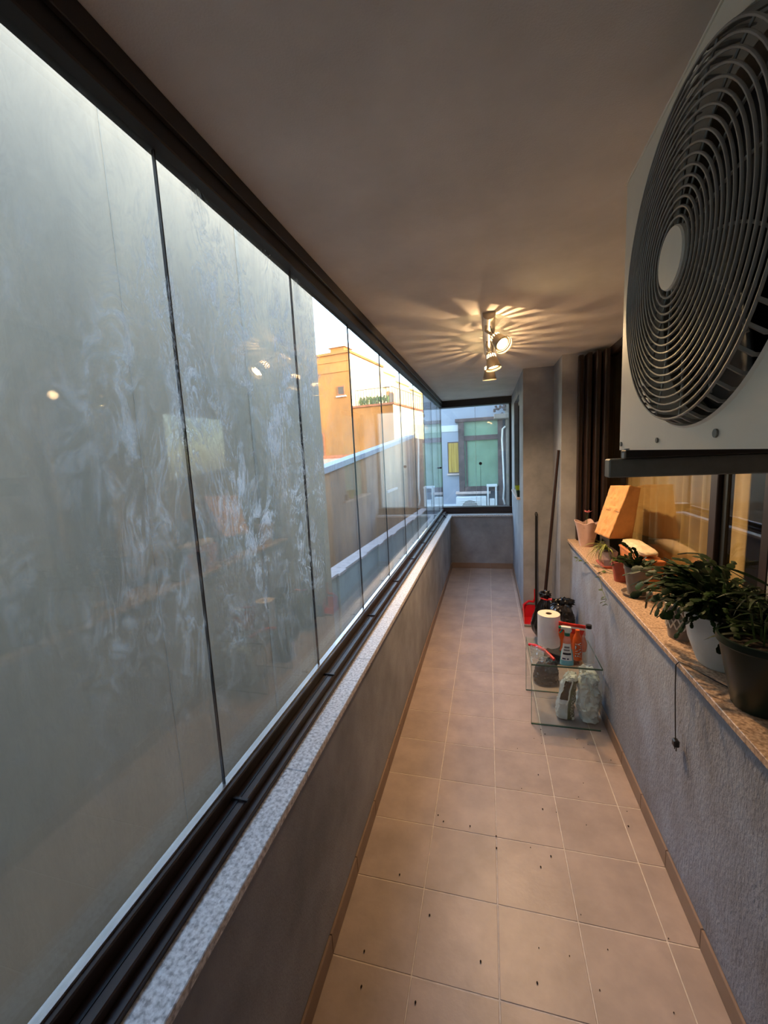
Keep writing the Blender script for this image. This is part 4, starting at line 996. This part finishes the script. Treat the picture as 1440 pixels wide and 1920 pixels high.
for k in range(14):
    hp(B().box(0.2+k*0.2, 0.225+k*0.2, 0.22, 0.245, 5.17, 6.15), 'railing_post', 'iron')
for k in range(22):
    hp(B().box(2.8, 2.825, 0.22+k*0.5, 0.245+k*0.5, 5.17, 6.15), 'railing_post', 'iron')
hp(B().box(0.2, 2.83, 0.215, 0.25, 6.13, 6.17), 'handrail', 'iron'); hp(B().box(2.795, 2.83, 0.25, 11, 6.13, 6.17), 'handrail', 'iron')
for k in range(9):
    b = B(); c = Vector((0.35+0.24*k, 0.75, 5.17+0.30)); sd = k*3.3
    b.ball(c, 0.11, 0.11, 0.26, 14, 10, lambda d, p: p*(1+0.9*noise.noise(d*3+Vector((sd, 0, 0))))); hp(b, 'terrace_plant', 'leaf_mid')
hp(B().tube([(2.3, 9, 5.17), (2.3, 9, 9.4)], 0.03, 6), 'antenna_mast', 'iron')
# tiled roof in front of it
rf = thing('tiled_roof', 'low pinkish tiled roof below the ochre house', 'roof', (-9, 22, 0))
for k in range(10):
    x0 = -12+k*0.55
    B().prism([(19.5, 0.55), (25.2, 1.75), (25.2, 1.85), (19.5, 0.65)], 'x', x0+0.02, x0+0.53).obj('roof_panel', 'roof_tile', rf)
B().box(-12.2, -6.6, 19.6, 25.3, -5, 0.5).obj('roof_base', 'ochre_wall', rf)
B().box(-12.2, -6.4, 25.15, 25.3, 1.85, 2.05).obj('roof_ridge', 'brick_trim', rf)

# far wing seen through the end glazing
fw = thing('courtyard_wing', 'pale blue courtyard facade seen through the end glazing', 'building', (-0.4, 11.15, -5))
B().box(-1.65, 0.70, 11.0, 13.5, -5, 4.4).obj('facade_wall', 'wing_paint', fw)
B().box(-1.66, -0.74, 10.985, 11.0, 2.38, 2.54).obj('string_band', 'wing_band', fw)
B().box(-1.66, -0.55, 10.97, 11.0, 0.30, 0.46).obj('string_band', 'wing_band', fw)
fr = B().box(-0.745, -0.60, 10.86, 11.0, 0.80, 2.60).box(0.24, 0.36, 10.86, 11.0, 0.40, 2.66).box(-0.62, 0.26, 10.86, 11.0, 0.80, 0.93).box(-0.82, 0.30, 10.84, 11.0, 2.60, 2.68).box(-0.62, 0.26, 10.88, 11.0, 2.12, 2.24)
bay = fr.obj('bay_frame', 'stone_brown', fw)
B().box(-0.60, 0.24, 10.93, 10.95, 2.24, 2.60).obj('pane', 'green_glass', bay); B().box(-0.60, 0.24, 10.93, 10.95, 0.93, 2.12).obj('pane', 'green_glass', bay)
B().box(-0.56, -0.53, 10.90, 10.95, 0.93, 2.12).obj('mullion', 'stone_brown', bay)
B().box(-0.84, 0.05, 10.78, 11.0, 0.74, 0.80, 0.005).obj('window_sill', 'coping_pink', fw)
yw = B().box(-1.04, -0.745, 10.975, 11.0, 1.28, 2.11).obj('window', 'stone_brown', fw); B().box(-1.015, -0.76, 10.965, 10.99, 1.31, 2.08).obj('pane', 'yellow_pane', yw)
B().box(-1.06, -0.745, 10.93, 11.0, 1.24, 1.28).obj('window_sill', 'coping_pink', fw)
B().tube([(0.475, 10.93, -5), (0.475, 10.93, 4.3)], 0.055, 14).obj('drain_pipe', 'pipe_grey', fw, 40)
B().tube([(0.475, 10.93, 2.82), (0.475, 10.93, 2.90)], 0.066, 14).tube([(0.475, 10.93, 0.92), (0.475, 10.93, 0.97)], 0.062, 14).obj('pipe_collar', 'pipe_grey', fw, 40)
B().tube([(0.43, 10.86, 2.42), (0.36, 10.86, 2.36), (0.345, 10.86, 2.1), (0.37, 10.86, 1.4), (0.385, 10.86, 0.9), (0.36, 10.86, 0.6), (0.40, 10.86, 0.45)], 0.022, 8).obj('white_hose', 'ext_white', fw, 50)
B().box(0.15, 0.60, 10.55, 11.0, 2.60, 2.72, 0.01).obj('canopy_shelf', 'pipe_grey', fw)
lc_ = []
for k in range(26):
    a = random.uniform(0, 6.28); lc_.append((0.30+0.14*random.uniform(-1, 1), 10.84+0.05*random.uniform(-1, 1), 2.88+0.14*random.uniform(-1, 1)))
for p in lc_[:18]:
    b = B(); b.ball(p, 0.035, 0.02, 0.03, 6, 4); b.obj('climber_leaf', 'stone_brown', fw)
a2 = thing('outdoor_unit', 'white outdoor unit with dark round fan under the green window', 'air conditioner', (-0.43, 10.75, 0.0))
B().box(-0.82, -0.06, 10.62, 10.90, 0.10, 0.68, 0.008).obj('casing', 'ext_white', a2)
b = B().lathe([(0.001, 0), (0.21, 0)], 32); b.xf(Matrix.Translation((-0.47, 10.617, 0.39)) @ Matrix.Rotation(PI/2, 4, 'X')); b.obj('fan_opening', 'pipe_grey', a2)
for k in range(9): B().box(-0.72, -0.22, 10.606, 10.616, 0.17+0.05*k, 0.182+0.05*k).obj('grille_bar', 'ext_white', a2)
B().box(-0.86, -0.02, 10.58, 11.0, 0.04, 0.098).obj('support_shelf', 'ext_white', a2)
s2 = thing('white_stool', 'white box stool standing beside the outdoor unit', 'stool', (0.08, 10.75, 0.1))
B().box(-0.05, 0.21, 10.60, 10.88, 0.93, 0.98, 0.005).obj('seat', 'ext_white', s2)
for xx in (-0.04, 0.16):
    for yy in (10.61, 10.83): B().box(xx, xx+0.04, yy, yy+0.04, 0.10, 0.93).obj('leg', 'ext_white', s2)
B().box(0.02, 0.15, 10.62, 10.8, 0.10, 0.62, 0.01).obj('inner_box', 'ext_white', s2)
B().box(-0.01, 0.26, 10.56, 11.0, 0.04, 0.098).obj('support_shelf', 'ext_white', s2)
